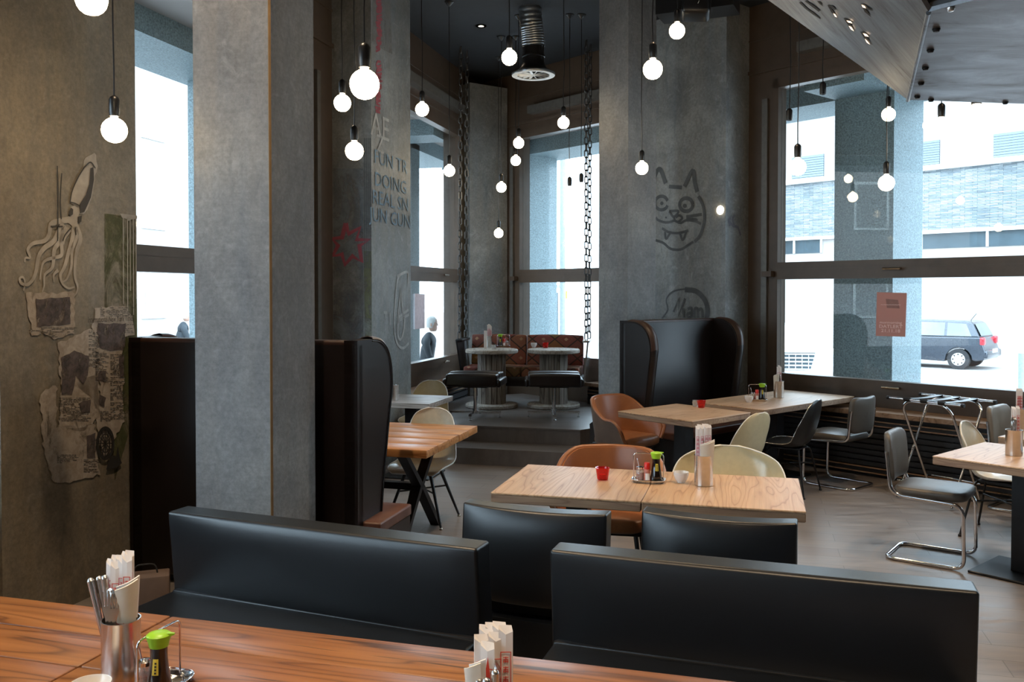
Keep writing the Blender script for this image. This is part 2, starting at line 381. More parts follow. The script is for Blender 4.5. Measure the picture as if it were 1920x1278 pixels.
# ---------------------------------------------------------------- mesh helpers
class MB:
    def __init__(s): s.v = []; s.f = []
    def add(s, vs, fs, mat=None):
        o = len(s.v)
        s.v += [tuple(mat @ Vector(v)) if mat else tuple(v) for v in vs]
        s.f += [tuple(i + o for i in f) for f in fs]; return s
    def box(s, c, d, rz=0., m=None):
        x, y, z = (q / 2 for q in d)
        vs = [(i * x, j * y, k * z) for i in (-1, 1) for j in (-1, 1) for k in (-1, 1)]
        fs = [(0, 1, 3, 2), (4, 6, 7, 5), (0, 4, 5, 1), (2, 3, 7, 6), (0, 2, 6, 4), (1, 5, 7, 3)]
        T = Matrix.Translation(Vector(c)) @ (m if m is not None else Matrix.Rotation(rz, 4, 'Z'))
        return s.add(vs, fs, T)
    def prism(s, poly, z0, z1):
        n = len(poly)
        a = sum(poly[i][0] * poly[(i + 1) % n][1] - poly[(i + 1) % n][0] * poly[i][1] for i in range(n))
        if a < 0: poly = poly[::-1]
        vs = [(p[0], p[1], z0) for p in poly] + [(p[0], p[1], z1) for p in poly]
        fs = [tuple(range(n))[::-1], tuple(range(n, 2 * n))] + [(i, (i + 1) % n, n + (i + 1) % n, n + i) for i in range(n)]
        return s.add(vs, fs)
    def lathe(s, prof, seg=24, c=(0, 0, 0), cap=True):
        vs = []; fs = []; n = len(prof)
        for i in range(seg):
            a = 2 * math.pi * i / seg
            for r, z in prof: vs.append((c[0] + r * math.cos(a), c[1] + r * math.sin(a), c[2] + z))
        for i in range(seg):
            j = (i + 1) % seg
            for k in range(n - 1): fs.append((i * n + k, j * n + k, j * n + k + 1, i * n + k + 1))
        if cap:
            if prof[0][0] > 1e-5: fs.append(tuple(i * n for i in range(seg))[::-1])
            if prof[-1][0] > 1e-5: fs.append(tuple(i * n + n - 1 for i in range(seg)))
        return s.add(vs, fs)
    def cyl(s, p, q, r, seg=12, r2=None):
        return s.tube([p, q], r, seg, r2=r2)
    def tube(s, path, r, seg=10, closed=False, r2=None):
        P = [Vector(p) for p in path]; n = len(P); vs = []; fs = []
        up = None
        for i in range(n):
            if closed: t = (P[(i + 1) % n] - P[i - 1]).normalized()
            else: t = (P[min(i + 1, n - 1)] - P[max(i - 1, 0)]).normalized()
            if up is None:
                up = Vector((0, 0, 1)) if abs(t.z) < .9 else Vector((1, 0, 0))
            a = (up - t * up.dot(t)).normalized(); up = a; b = t.cross(a)
            rr = r if r2 is None else r + (r2 - r) * i / max(1, n - 1)
            for k in range(seg):
                an = 2 * math.pi * k / seg
                vs.append(P[i] + a * (rr * math.cos(an)) + b * (rr * math.sin(an)))
        m = n if closed else n - 1
        for i in range(m):
            j = (i + 1) % n
            for k in range(seg):
                l = (k + 1) % seg
                fs.append((i * seg + k, j * seg + k, j * seg + l, i * seg + l))
        if not closed:
            fs.append(tuple(range(seg))); fs.append(tuple((n - 1) * seg + k for k in range(seg))[::-1])
        return s.add(vs, fs)
    def rbox(s, c, d, r=.02, seg=3, rz=0., m=None, puff=0.):
        bm = bmesh.new(); bmesh.ops.create_cube(bm, size=1.)
        for v in bm.verts: v.co = Vector((v.co.x * d[0], v.co.y * d[1], v.co.z * d[2]))
        if puff:
            bmesh.ops.subdivide_edges(bm, edges=bm.edges, cuts=5, use_grid_fill=True)
            hx, hy, hz = d[0] / 2, d[1] / 2, d[2] / 2
            for v in bm.verts:
                x, y, z = v.co.x / hx, v.co.y / hy, v.co.z / hz
                k = 1 + puff * ((1 - x * x) * (1 - y * y) if abs(z) > .99 else 0)
                v.co.z *= k
                if abs(y) > .99: v.co.y *= 1 + puff * .5 * (1 - x * x) * (1 - z * z)
            es = [e for e in bm.edges if len(e.link_faces) == 2 and e.calc_face_angle() > .8]
            bmesh.ops.bevel(bm, geom=es, offset=r, segments=seg, affect='EDGES', profile=.5, clamp_overlap=True)
        else:
            bmesh.ops.bevel(bm, geom=list(bm.edges), offset=r, segments=seg, affect='EDGES', profile=.5, clamp_overlap=True)
        bm.verts.index_update()
        T = Matrix.Translation(Vector(c)) @ (m if m is not None else Matrix.Rotation(rz, 4, 'Z'))
        s.add([v.co.copy() for v in bm.verts], [tuple(v.index for v in f.verts) for f in bm.faces], T)
        bm.free(); return s
    def grid(s, rows, thick=0.):
        """rows of points -> surface, optionally thickened along normals"""
        nr, nc = len(rows), len(rows[0]); P = [[Vector(p) for p in r] for r in rows]
        def nrm(i, j):
            a = P[min(i + 1, nr - 1)][j] - P[max(i - 1, 0)][j]; b = P[i][min(j + 1, nc - 1)] - P[i][max(j - 1, 0)]
            n = a.cross(b); return n.normalized() if n.length > 1e-9 else Vector((0, 0, 1))
        vs = [P[i][j] for i in range(nr) for j in range(nc)]
        fs = [(i * nc + j, (i + 1) * nc + j, (i + 1) * nc + j + 1, i * nc + j + 1) for i in range(nr - 1) for j in range(nc - 1)]
        if thick:
            o = nr * nc
            vs += [P[i][j] - nrm(i, j) * thick for i in range(nr) for j in range(nc)]
            fs += [tuple(o + q for q in f)[::-1] for f in list(fs)]
            for j in range(nc - 1):
                fs.append((j, j + 1, o + j + 1, o + j)); a = (nr - 1) * nc + j; fs.append((a + 1, a, o + a, o + a + 1))
            for i in range(nr - 1):
                a, b = i * nc, (i + 1) * nc; fs.append((b, a, o + a, o + b))
                a, b = i * nc + nc - 1, (i + 1) * nc + nc - 1; fs.append((a, b, o + b, o + a))
        return s.add(vs, fs)
    def cushion(s, c, d, p=5., crown=.2, m=None, seg=48):
        hx, hy, t_ = d[0] / 2, d[1] / 2, d[2] / 2; rings = [(.0, -1.), (.6, -1.), (.9, -.97), (.965, -.75), (.995, -.35), (1., .1), (.985, .55), (.95, .85), (.88, 1.), (.6, 1 + crown * .75), (.3, 1 + crown), (0, 1 + crown)]
        vs = []; fs = []; n = len(rings)
        for i in range(seg):
            a = 2 * math.pi * (i + .5) / seg; ca, sa = math.cos(a), math.sin(a); k = (abs(ca) ** p + abs(sa) ** p) ** (-1 / p)
            for r_, z in rings: vs.append((hx * r_ * ca * k, hy * r_ * sa * k, z * t_))
        for i in range(seg):
            j = (i + 1) % seg
            for q in range(n - 1): fs.append((i * n + q, j * n + q, j * n + q + 1, i * n + q + 1))
        T = Matrix.Translation(Vector(c)) @ (m if m is not None else Matrix.Identity(4))
        return s.add(vs, fs, T)
    def mesh(s, name, mat, smooth=None):
        me = bpy.data.meshes.new(name); me.from_pydata(s.v, [], s.f)
        me.materials.append(mat); me.validate()
        if smooth is not None:
            for p in me.polygons: p.use_smooth = True
            me.set_sharp_from_angle(angle=R(smooth))
        me.update(); return me
def obj(name, mb, mat, parent=None, smooth=None, loc=None, rz=None):
    me = mb.mesh(name, M[mat] if isinstance(mat, str) else mat, smooth)
    o = bpy.data.objects.new(name, me); COL.objects.link(o)
    if parent is not None: o.parent = parent
    if loc is not None: o.location = loc
    if rz is not None: o.rotation_euler = (0, 0, rz)
    return o
def tag(o, label=None, cat=None, group=None, kind=None):
    if label: o['label'] = label
    if cat: o['category'] = cat
    if group: o['group'] = group
    if kind: o['kind'] = kind
    return o
def thing(name, label, cat, loc=(0, 0, 0), rz=0., group=None, kind=None):
    o = bpy.data.objects.new(name, None); COL.objects.link(o); o.empty_display_size = .1
    o.location = loc; o.rotation_euler = (0, 0, rz)
    return tag(o, label, cat, group, kind)
def dup(root, loc, rz=None, label=None, group=None):
    def cp(o, par):
        c = o.copy(); COL.objects.link(c); c.parent = par
        for ch in [x for x in o.children]: cp(ch, c)
        return c
    c = cp(root, None); c.location = loc
    if rz is not None: c.rotation_euler = (0, 0, rz)
    if label: c['label'] = label
    if group: c['group'] = group
    return c
def rounded(path, r, n=5):
    P = [Vector(p) for p in path]; out = [P[0]]
    for i in range(1, len(P) - 1):
        a, b, c = P[i - 1], P[i], P[i + 1]
        u = (a - b); v = (c - b); k = min(r, u.length * .49, v.length * .49)
        p0 = b + u.normalized() * k; p2 = b + v.normalized() * k
        for j in range(n + 1):
            t = j / n; out.append(p0 * (1 - t) ** 2 + b * 2 * t * (1 - t) + p2 * t * t)
    out.append(P[-1]); return out
def cat_rom(pts, n):
    out = []
    P = [Vector(p) for p in pts]; P = [P[0] * 2 - P[1]] + P + [P[-1] * 2 - P[-2]]
    for i in range(1, len(P) - 2):
        for j in range(n):
            t = j / n
            out.append(.5 * ((2 * P[i]) + (-P[i - 1] + P[i + 1]) * t + (2 * P[i - 1] - 5 * P[i] + 4 * P[i + 1] - P[i + 2]) * t * t + (-P[i - 1] + 3 * P[i] - 3 * P[i + 1] + P[i + 2]) * t ** 3))
    out.append(P[-2]); return out
def text_mb(body, size, ext=.0, bold=False, align='CENTER'):
    cu = bpy.data.curves.new('lettering', 'FONT'); cu.body = body; cu.size = size; cu.extrude = ext; cu.align_x = align; cu.align_y = 'CENTER'
    cu.resolution_u = 2
    if bold: cu.offset = size * .015
    o = bpy.data.objects.new('lettering', cu); COL.objects.link(o)
    dg = bpy.context.evaluated_depsgraph_get(); me = bpy.data.meshes.new_from_object(o.evaluated_get(dg))
    mb = MB(); mb.add([v.co.copy() for v in me.vertices], [tuple(p.vertices) for p in me.polygons])
    bpy.data.objects.remove(o); bpy.data.curves.remove(cu); bpy.data.meshes.remove(me)
    return mb
def v3(p, z=0.): return Vector((p[0], p[1], z))

# ================================================================ ROOM SHELL
def struct(name, mb, mat, smooth=None, loc=None, rz=None):
    o = obj(name, mb, mat, None, smooth, loc, rz); o['kind'] = 'structure'; return o
def sL(Y): return (Y - PL.y) / E1.y           # distance along left wall for a given depth
def sF(Y): return (Y - PF.y) / F1.y           # distance along facade (positive = right/near)
CORNER = Vector((-.535, 13.95))
LEFT0 = PL + E1 * sL(-3.0)
FR_END = PF + F1 * 7.0
FR_S = sF(CORNER.y)
BACKR = Vector((FR_END.x, -3.0))
shell = [CORNER, FR_END, BACKR, LEFT0]
struct('floor', MB().prism([tuple(p) for p in shell], -.12, 0.), 'floor')
ceil_poly = [tuple(CORNER + Vector((-.2, .4))), tuple(FR_END + Vector((.3, .2))), tuple(BACKR + Vector((.3, -.3))), tuple(LEFT0 + Vector((-.3, -.3)))]
struct('ceiling', MB().prism(ceil_poly, H_CEIL, H_CEIL + .15), 'ceiling')

def wallbox(mb, P, d, nin, s0, s1, z0, z1, t0, t1):
    """box along wall; t0..t1 measured inwards from the glass plane (negative = outwards)"""
    a = P + d * s0 + nin * t0; b = P + d * s1 + nin * t0; c = P + d * s1 + nin * t1; e = P + d * s0 + nin * t1
    return mb.prism([tuple(a), tuple(b), tuple(c), tuple(e)], z0, z1)
NL = Vector((E1.y, -E1.x))                 # inward normal of left wall
NF = -FN                                   # inward normal of facade
def make_window(num, P, d, nin, s0, s1, lab, casing=True, hs=.5, sill_h=True):
    t = thing('window_%d' % num, lab, None, (0, 0, 0), kind='structure')
    fr = MB(); j = .07
    for a, b in ((s0, s0 + j), (s1 - j, s1)): wallbox(fr, P, d, nin, a, b, GL0 - .12, GL1 + .1, -.04, .07)
    wallbox(fr, P, d, nin, s0, s1, GL1, GL1 + .1, -.04, .07)
    wallbox(fr, P, d, nin, s0, s1, GL0 - .12, GL0, -.04, .07)
    obj('window_frame', fr, 'frame', t)
    b = MB(); wallbox(b, P, d, nin, s0 + j, s1 - j, BAR0, BAR1, -.04, .08); wallbox(b, P, d, nin, s0 + j, s1 - j, (BAR0 + BAR1) / 2 + .02, (BAR0 + BAR1) / 2 + .03, .08, .086)
    obj('transom', b, 'frame', t)
    for z0, z1 in ((GL0, BAR0), (BAR1, GL1)):
        g = MB(); wallbox(g, P, d, nin, s0 + j, s1 - j, z0, z1, -.008, 0.)
        obj('pane', g, 'glass', t)
    for z in (((BAR0 + BAR1) / 2, GL0 - .06) if sill_h else ((BAR0 + BAR1) / 2,)):
        h = MB(); c = P + d * (s0 + (s1 - s0) * hs) + nin * .13; c0 = c - nin * .05
        h.cyl(v3(c - d * .09, z), v3(c + d * .09, z), .012, 8); h.cyl(v3(c0 + d * .07, z), v3(c + d * .07, z), .014, 8)
        obj('handle', h, 'brass', t, 40)
    if casing:
        k = MB(); wallbox(k, P, d, nin, s0 + .35, s1 - .1, 4.36, 4.47, .05, .17)
        obj('blind_casing', k, 'guide', t)
    for s in (s0 - .13, s1 + .06):
        k = MB(); wallbox(k, P, d, nin, s, s + .07, .65, 3.95, .04, .085); obj('guide_rail', k, 'guide', t)
    for s in (s0 - .08,):
        k = MB(); wallbox(k, P, d, nin, s, s + .12, BAR0 + .03, BAR0 + .09, .08, .15); obj('hinge', k, 'frame', t)
    return t
# left wall windows (by depth), facade windows
LW = [(sL(-2.2), sL(.9)), (sL(1.3), sL(4.45)), (sL(5.75), sL(8.6)), (sL(10.15), sL(12.95))]
make_window(7, PL, E1, NL, *LW[0], 'bronze framed window behind the viewer', casing=False)
make_window(1, PL, E1, NL, *LW[1], 'bronze framed window left of the squid wall, at the picture edge', casing=False)
make_window(2, PL, E1, NL, *LW[2], 'tall bronze framed window between the squid wall and the near concrete column', casing=False)
make_window(3, PL, E1, NL, *LW[3], 'narrow tall window with a pale poster, left of the far corner', hs=.72)
FW = [(sF(13.2), sF(10.95)), (sF(9.93), sF(9.93) + 4.6), (sF(9.93) + 5.2, 6.7)]
make_window(4, PF, F1, NF, *FW[0], 'tall window behind the hanging sofa', hs=.80, sill_h=False)
make_window(5, PF, F1, NF, *FW[1], 'large right hand window with street view and pink poster', hs=.302)
make_window(6, PF, F1, NF, *FW[2], 'window at the far right end of the facade', casing=False)
def make_wall(name, P, d, nin, s0, s1, wins):
    mb = MB()
    wallbox(mb, P, d, nin, s0, s1, 0, GL0 - .12, -.2, .05)
    wallbox(mb, P, d, nin, s0, s1, GL1 + .1, H_CEIL, -.2, .05)
    edges = [s0] + [x for wdw in wins for x in wdw] + [s1]
    for i in range(0, len(edges), 2): wallbox(mb, P, d, nin, edges[i], edges[i + 1], GL0 - .12, GL1 + .1, -.2, .05)
    # horizontal and vertical seams of the cladding
    wallbox(mb, P, d, nin, s0, s1, 4.62, 4.64, .05, .062)
    wallbox(mb, P, d, nin, s0, s1, 4.25, 4.29, .05, .075)
    return struct(name, mb, 'frame')
make_wall('wall_left', PL, E1, NL, sL(-3), sL(CORNER.y), LW)
make_wall('wall_right', PF, F1, NF, FR_S, 7.0, FW)
# closing walls behind the camera: the back has a wide window band, the side is plain
bw = MB()
x0, x1 = LEFT0.x - .2, BACKR.x + .2
bw.box(((x0 + x1) / 2, -3.1, H_CEIL / 2), (x1 - x0, .2, H_CEIL))
struct('wall_back', bw, 'concrete_mid')
struct('wall_side', MB().box((BACKR.x + .1, (FR_END.y - 3.0) / 2, 2.51), (.2, FR_END.y + 3.2, 5.02)), 'concrete_warm')

# concrete columns
def column(name, poly, z0, z1, mat, lab):
    o = obj(name, MB().prism([tuple(p) for p in poly], z0, z1), mat); tag(o, lab, 'column', kind='structure'); return o
def quad(c, d1, l1, d2, l2):
    c = Vector(c[:2]); return [c, c + d1 * l1, c + d1 * l1 + d2 * l2, c + d2 * l2]
Cp = D(508, 600, 4.62)
near_col = column('concrete_column', quad(Cp, -E2, .452, E1, .478), 0, H_CEIL, 'concrete_cool', 'square grey concrete column in the left foreground')
k = MB(); k.box((Cp.x, Cp.y, H_CEIL / 2), (.012, .012, H_CEIL), R(30)); obj('corner_bead', k, plain('ochre_bead', (.20, .12, .05), .7), near_col)
# squid pier: face line
PP = Vector((-2.516, 5.156))
def pierY(Y): return PP + E1 * ((Y - PP.y) / E1.y)
squid_col = column('concrete_pier', [pierY(4.62), pierY(5.656), pierY(5.656) - NL * .36, pierY(4.62) - NL * .36], 0, H_CEIL, 'concrete_warm', 'brown concrete pier with a squid mural and torn newspapers')
# graffiti pier (left middle)
Cg = D(697, 500, 8.9)
graf_col = column('concrete_pier', quad(Cg, -E2, .46, E1, 1.05), 0, H_CEIL, 'concrete_mid', 'concrete pier covered with red, blue and white graffiti')
# far corner pillar
ca, cb_ = Vector((-.61, 12.93)), Vector((-.07, 13.30)); dn = (cb_ - ca).normalized(); dp = Vector((-dn.y, dn.x))
column('concrete_column', [ca, cb_, cb_ + dp * .35, ca + dp * .45], 0, 4.83, 'concrete_mid', 'slim concrete column in the far corner behind the hanging sofa')
Cr = D(1177, 500, 9.4)
column('concrete_column', quad(Cr, -F1, .42, FN, .45), 0, H_CEIL, 'concrete_cool', 'pale concrete column right of the hanging sofa')
Cc = D(1360, 500, 9.86)
cat_col = column('concrete_pier', quad(Cc, -F1, 1.05, FN, .5), 0, H_CEIL, 'concrete_mid', 'wide concrete pier with a spray-painted cat face')

# ---------------------------------------------------------------- mural strokes on walls (thin paint relief lying on the wall)
def stroke(mb, pts, P, d, nin, wd, off=.004, taper=False, smooth=True):
    q = [W(x, y, tuple(P), tuple(d)) for x, y in pts]
    if smooth and len(q) > 2: q = cat_rom(q, 5)
    q2 = [(Vector((p.x, p.y)) - P).dot(d) for p in q]; zz = [p.z for p in q]
    n = len(q); vs = []; fs = []
    for i in range(n):
        a, b = max(i - 1, 0), min(i + 1, n - 1)
        tx, tz = q2[b] - q2[a], zz[b] - zz[a]; l = math.hypot(tx, tz) or 1
        ww = wd / 2 * ((1 - .8 * i / (n - 1)) if taper else 1)
        for sgn in (1, -1):
            s_ = q2[i] - sgn * tz / l * ww; z_ = zz[i] + sgn * tx / l * ww
            p = P + d * s_ + nin * off; vs.append((p.x, p.y, z_))
    for i in range(n - 1): fs.append((2 * i, 2 * i + 1, 2 * i + 3, 2 * i + 2))
    return mb.add(vs, fs)
def blob(mb, pts, P, d, nin, off=.004):
    q = [W(x, y, tuple(P), tuple(d)) + v3(nin) * off for x, y in pts]
    return mb.add(q, [tuple(range(len(q)))])
PZ = lambda x, y, ox, oy, k: (ox + x / k, oy + y / k)
# squid
SQ = lambda l: [PZ(x, y, 20, 270, 4.408) for x, y in l]
args = (PP, E1, NL)
mb = MB()
blob(mb, SQ([(480, 480), (500, 380), (550, 270), (600, 190), (655, 150), (688, 190), (690, 300), (668, 430), (630, 540), (598, 580), (560, 575), (540, 520)]), *args)
blob(mb, SQ([(598, 190), (600, 140), (616, 112), (640, 98), (660, 90), (688, 72), (703, 90), (705, 140), (716, 180), (708, 230), (690, 260), (680, 190), (655, 152)]), *args, off=.003)
blob(mb, SQ([(490, 520), (540, 500), (560, 575), (545, 640), (552, 670), (520, 690), (470, 650), (440, 630), (470, 600), (505, 575)]), *args)
obj('squid_body', mb, 'squid', squid_col)
mb = MB()
T = [([(470, 625), (380, 640), (325, 665), (310, 750), (270, 800), (180, 820), (135, 870), (150, 920), (150, 940), (115, 940), (110, 975)], .05),
     ([(430, 660), (390, 720), (350, 800), (270, 860), (225, 930), (205, 1040), (175, 1120), (130, 1160), (80, 1150), (68, 1110), (95, 1100), (110, 1140), (100, 1210)], .05),
     ([(450, 680), (410, 760), (415, 850), (410, 920), (340, 940), (270, 970), (245, 1040), (235, 1120)], .05),
     ([(430, 700), (400, 800), (355, 870), (345, 980), (330, 1030), (275, 1080), (270, 1170), (255, 1220)], .05),
     ([(520, 680), (500, 800), (470, 900), (440, 1010), (405, 1080), (420, 1150), (470, 1190), (520, 1180)], .05),
     ([(520, 680), (540, 760), (500, 880), (495, 1010), (460, 1110), (420, 1140)], .05),
     ([(535, 670), (570, 780), (540, 880), (525, 990), (525, 1100), (545, 1170), (540, 1220), (510, 1270)], .05),
     ([(480, 700), (440, 770), (430, 830)], .05), ([(385, 1040), (350, 1080), (350, 1140)], .03)]
for p, wd in T: stroke(mb, SQ(p), *args, wd * .7, taper=True, off=.006)
obj('squid_tentacle', mb, 'squid', squid_col)
mb = MB()
blob(mb, SQ([(650, 200), (675, 190), (680, 290), (655, 440), (600, 560), (565, 570), (560, 500), (610, 420), (640, 330)]), *args, off=.008)
blob(mb, SQ([(470, 560), (490, 525), (508, 540), (505, 580), (478, 600)]), *args, off=.008); blob(mb, SQ([(545, 600), (580, 590), (575, 640), (548, 655)]), *args, off=.008)
for p in ([(480, 480), (520, 490), (570, 515)], [(375, 180), (382, 400), (378, 800)], [(412, 240), (400, 450), (408, 620)], [(490, 690), (440, 750), (420, 800)], [(600, 190), (650, 150), (690, 200)],
          [(480, 480), (500, 380), (550, 270), (600, 190)], [(525, 690), (530, 750)], [(320, 680), (420, 680)]): stroke(mb, SQ(p), *args, .008, off=.009)
obj('squid_shading', mb, 'squid_dark', squid_col)
# green paint patch and white drips
mb = MB(); blob(mb, [(195, 400), (256, 407), (256, 760), (215, 900), (196, 700)], *args, off=.002); obj('green_paint_patch', mb, 'patch_green', squid_col)
mb = MB(); blob(mb, [(224, 400), (256, 404), (256, 410), (246, 411), (240, 414), (236, 410), (228, 408)], *args)
for x, yb in ((230, 570), (238, 600), (243, 545), (249, 590), (254, 560)): stroke(mb, [(x, 406), (x + .5, yb)], *args, .008)
obj('white_paint_drip', mb, 'squid', squid_col)
# torn newspapers
NP = lambda l: [PZ(x, y, 30, 520, 3.195) for x, y in l]
def torn(pts, jag=6, rnd=random):
    out = []
    for i in range(len(pts)):
        a, b = pts[i], pts[(i + 1) % len(pts)]
        n = max(1, int(math.hypot(a[0] - b[0], a[1] - b[1]) / 22))
        for j in range(n):
            t = j / n; out.append((a[0] + (b[0] - a[0]) * t + rnd.uniform(-jag, jag), a[1] + (b[1] - a[1]) * t + rnd.uniform(-jag, jag)))
    return out
def scraps(polys, mat, off, name, jag):
    for p in polys:
        mb = MB(); blob(mb, NP(torn(p, jag)), *args, off=off); obj(name, mb, mat, squid_col)
scraps([[(60, 95), (350, 90), (345, 330), (230, 370), (150, 330), (90, 345)], [(465, 175), (660, 175), (695, 255), (700, 340), (640, 360), (640, 440), (640, 600), (540, 640), (490, 560), (480, 400), (455, 300)],
        [(250, 395), (440, 300), (490, 360), (495, 800), (430, 700), (330, 640), (265, 700)], [(265, 690), (490, 560), (500, 820), (400, 930), (250, 900)],
        [(140, 700), (240, 640), (240, 900), (470, 880), (500, 1180), (360, 1220), (220, 1230), (160, 1040)], [(500, 620), (640, 600), (640, 860), (520, 1100), (480, 900)]],
       'patch_torn', .005, 'newspaper_scrap', 9)
mb = MB()
rt = random.Random(5)
for X0, Y0, X1, Y1 in ((70, 300, 340, 330), (160, 330, 230, 360), (500, 180, 690, 235), (470, 445, 540, 620), (560, 460, 635, 600), (430, 320, 480, 540), (560, 620, 635, 850), (500, 800, 550, 860), (250, 720, 420, 860), (240, 1060, 350, 1110), (400, 1090, 480, 1170), (640, 280, 690, 330)):
    y = Y0
    while y < Y1:
        x = X0
        while x < X1:
            w_ = rt.uniform(8, 26)
            if rt.random() < .72: blob(mb, NP([(x, y), (x + w_, y + .3), (x + w_, y + 3.2), (x, y + 3)]), *args, off=.0065)
            x += w_ + 4
        y += 8
tx = obj('newspaper_text', mb, 'ink', squid_col); tx['kind'] = 'stuff'
scraps([[(110, 130), (320, 115), (320, 280), (120, 295)], [(480, 275), (655, 275), (640, 430), (560, 440), (490, 420)], [(265, 480), (340, 440), (430, 470), (430, 560), (400, 640), (350, 590), (330, 700), (270, 700)],
        [(370, 750), (440, 730), (440, 800), (390, 810)], [(490, 560), (530, 560), (530, 620), (490, 620)], [(490, 700), (530, 720), (520, 780), (495, 760)], [(420, 950), (470, 930), (470, 1080), (420, 1080)], [(610, 470), (640, 460), (640, 590), (620, 600)]],
       'patch_photo', .008, 'newspaper_photo', 4)
def walltext(body, x, y, size, P, d, nin, mat, parent, off=.01, mirror=False, rot=0., name='lettering', bold=False, sx=1.):
    c = W(x, y, tuple(P), tuple(d)); t = text_mb(body, size, 0, bold)
    # text X runs to the viewer's right as seen from inside
    right = Vector((-nin.y, nin.x)); mbx = MB()
    for v in t.v:
        a, b_ = v[0] * sx * (-1 if mirror else 1), v[1]
        a, b_ = a * math.cos(rot) - b_ * math.sin(rot), a * math.sin(rot) + b_ * math.cos(rot)
        p = Vector((c.x, c.y)) + right * a + nin * off; mbx.v.append((p.x, p.y, c.z + b_))
    mbx.f = t.f; return obj(name, mbx, mat, parent)
walltext('International New York Times', 206, 598, .052, *args, 'ink', squid_col, .012, sx=.62)
# small wheel stencil
mb = MB()
for kk in (15, 20, 25):
    pts = [(NP([(525 + kk * 1.9 * math.cos(a * math.pi / 8), 992 + kk * 3.6 * math.sin(a * math.pi / 8))])[0]) for a in range(17)]
    if kk != 20: stroke(mb, pts, *args, .022 if kk == 25 else .008, off=.012)
for a in range(12): stroke(mb, NP([(525, 992), (525 + 45 * math.cos(a * math.pi / 6), 992 + 85 * math.sin(a * math.pi / 6))]), *args, .006, off=.012)
blob(mb, NP([(540, 1110), (560, 1060), (590, 1070), (600, 1010), (612, 1080), (625, 1110), (590, 1140), (530, 1150)]), *args, off=.012)
obj('stencilled_wheel', mb, 'ink', squid_col)
# graffiti pier: face A (frontal) and face B (side, along e1)
gA = (Vector(Cg[:2]), -E2, -E1); gB = (Vector(Cg[:2]), E1, NL)
GQ = lambda l: [PZ(x, y, 620, 280, 2.78) for x, y in l]
mb = MB(); stroke(mb, GQ([(80, 385), (95, 440), (155, 408), (135, 470), (203, 472), (150, 500), (162, 585), (115, 555), (75, 600), (60, 545), (12, 555), (40, 500), (10, 465), (60, 460), (80, 385)]), *gA, .05, smooth=False); obj('red_star_graffiti', mb, 'paint_red', graf_col)
mb = MB()
for p in ([(360, 655), (345, 690), (335, 800), (330, 930), (345, 1010), (375, 1035), (405, 1010)], [(345, 660), (398, 640), (402, 700)], [(365, 730), (352, 850), (348, 960), (362, 990), (378, 950), (382, 880), (350, 890)], [(365, 730), (375, 860)], [(345, 880), (404, 835)], [(350, 895), (406, 860)], [(307, 850), (308, 915)], [(275, 850), (292, 850)], [(285, 850), (285, 880)]):
    stroke(mb, GQ(p), *gB, .03)
obj('white_tag_graffiti', mb, 'paint_white', graf_col)
walltext('AE', 712, 240, .34, *gB, 'paint_white', graf_col, .006, sx=1.2, name='white_tag_graffiti')
walltext('Z', 712, 272, .26, *gB, 'paint_white', graf_col, .006, sx=1.2, name='white_tag_graffiti')
for i, (b_, y) in enumerate((('FUN TR', 305), ('DOING', 345), ('REAL SN', 378), ('JUN GUN', 410))):
    walltext(b_, 733, y, .20, *gB, 'paint_blue', graf_col, .006, sx=1.3, name='blue_scrawl_graffiti')
RQ = lambda l: [PZ(x, y, 620, 0, 4.26) for x, y in l]
mb = MB()
r3 = random.Random(11)
for y0 in range(-10, 880, 62):
    if 415 < y0 < 470: continue
    x0_ = r3.uniform(352, 372); k_ = r3.randint(0, 3)
    sh = ([(0, 0), (40, 8), (6, 26), (42, 44)], [(38, 4), (4, 18), (40, 30), (8, 48)], [(4, 46), (20, 2), (44, 44)], [(40, 6), (10, 10), (6, 40), (36, 44), (40, 26)])[k_]
    stroke(mb, RQ([(x0_ + a_ + r3.uniform(-4, 4), y0 + b_ + r3.uniform(-4, 4)) for a_, b_ in sh]), *gB, r3.uniform(.02, .035))
    if r3.random() < .6: stroke(mb, RQ([(x0_ + r3.uniform(-8, 12), y0 + r3.uniform(10, 30)), (x0_ + r3.uniform(30, 50), y0 + r3.uniform(10, 40))]), *gB, .018)
obj('red_scrawl_graffiti', mb, 'paint_red', graf_col)
mb = MB(); blob(mb, RQ([(330, -60), (470, -60), (490, 430), (420, 400), (330, 330)]), *gB, off=.003); obj('pale_paint_patch', mb, 'patch_pale', graf_col)
mb = MB(); blob(mb, GQ([(15, 100), (170, 100), (170, 1000), (15, 1000)]), *gA, off=.002)
obj('faded_blue_paint_patch', mb, 'patch_blue', graf_col)
mb = MB(); blob(mb, GQ([(172, 530), (212, 530), (212, 980), (180, 980)]), *gA, off=.003); obj('yellow_paint_patch', mb, 'patch_yellow', graf_col)
mb = MB()
for x in (176, 186, 196, 206): stroke(mb, GQ([(x, -60), (x, 620)]), *gA, .008)
obj('dark_paint_drip', mb, 'paint_grey', graf_col)
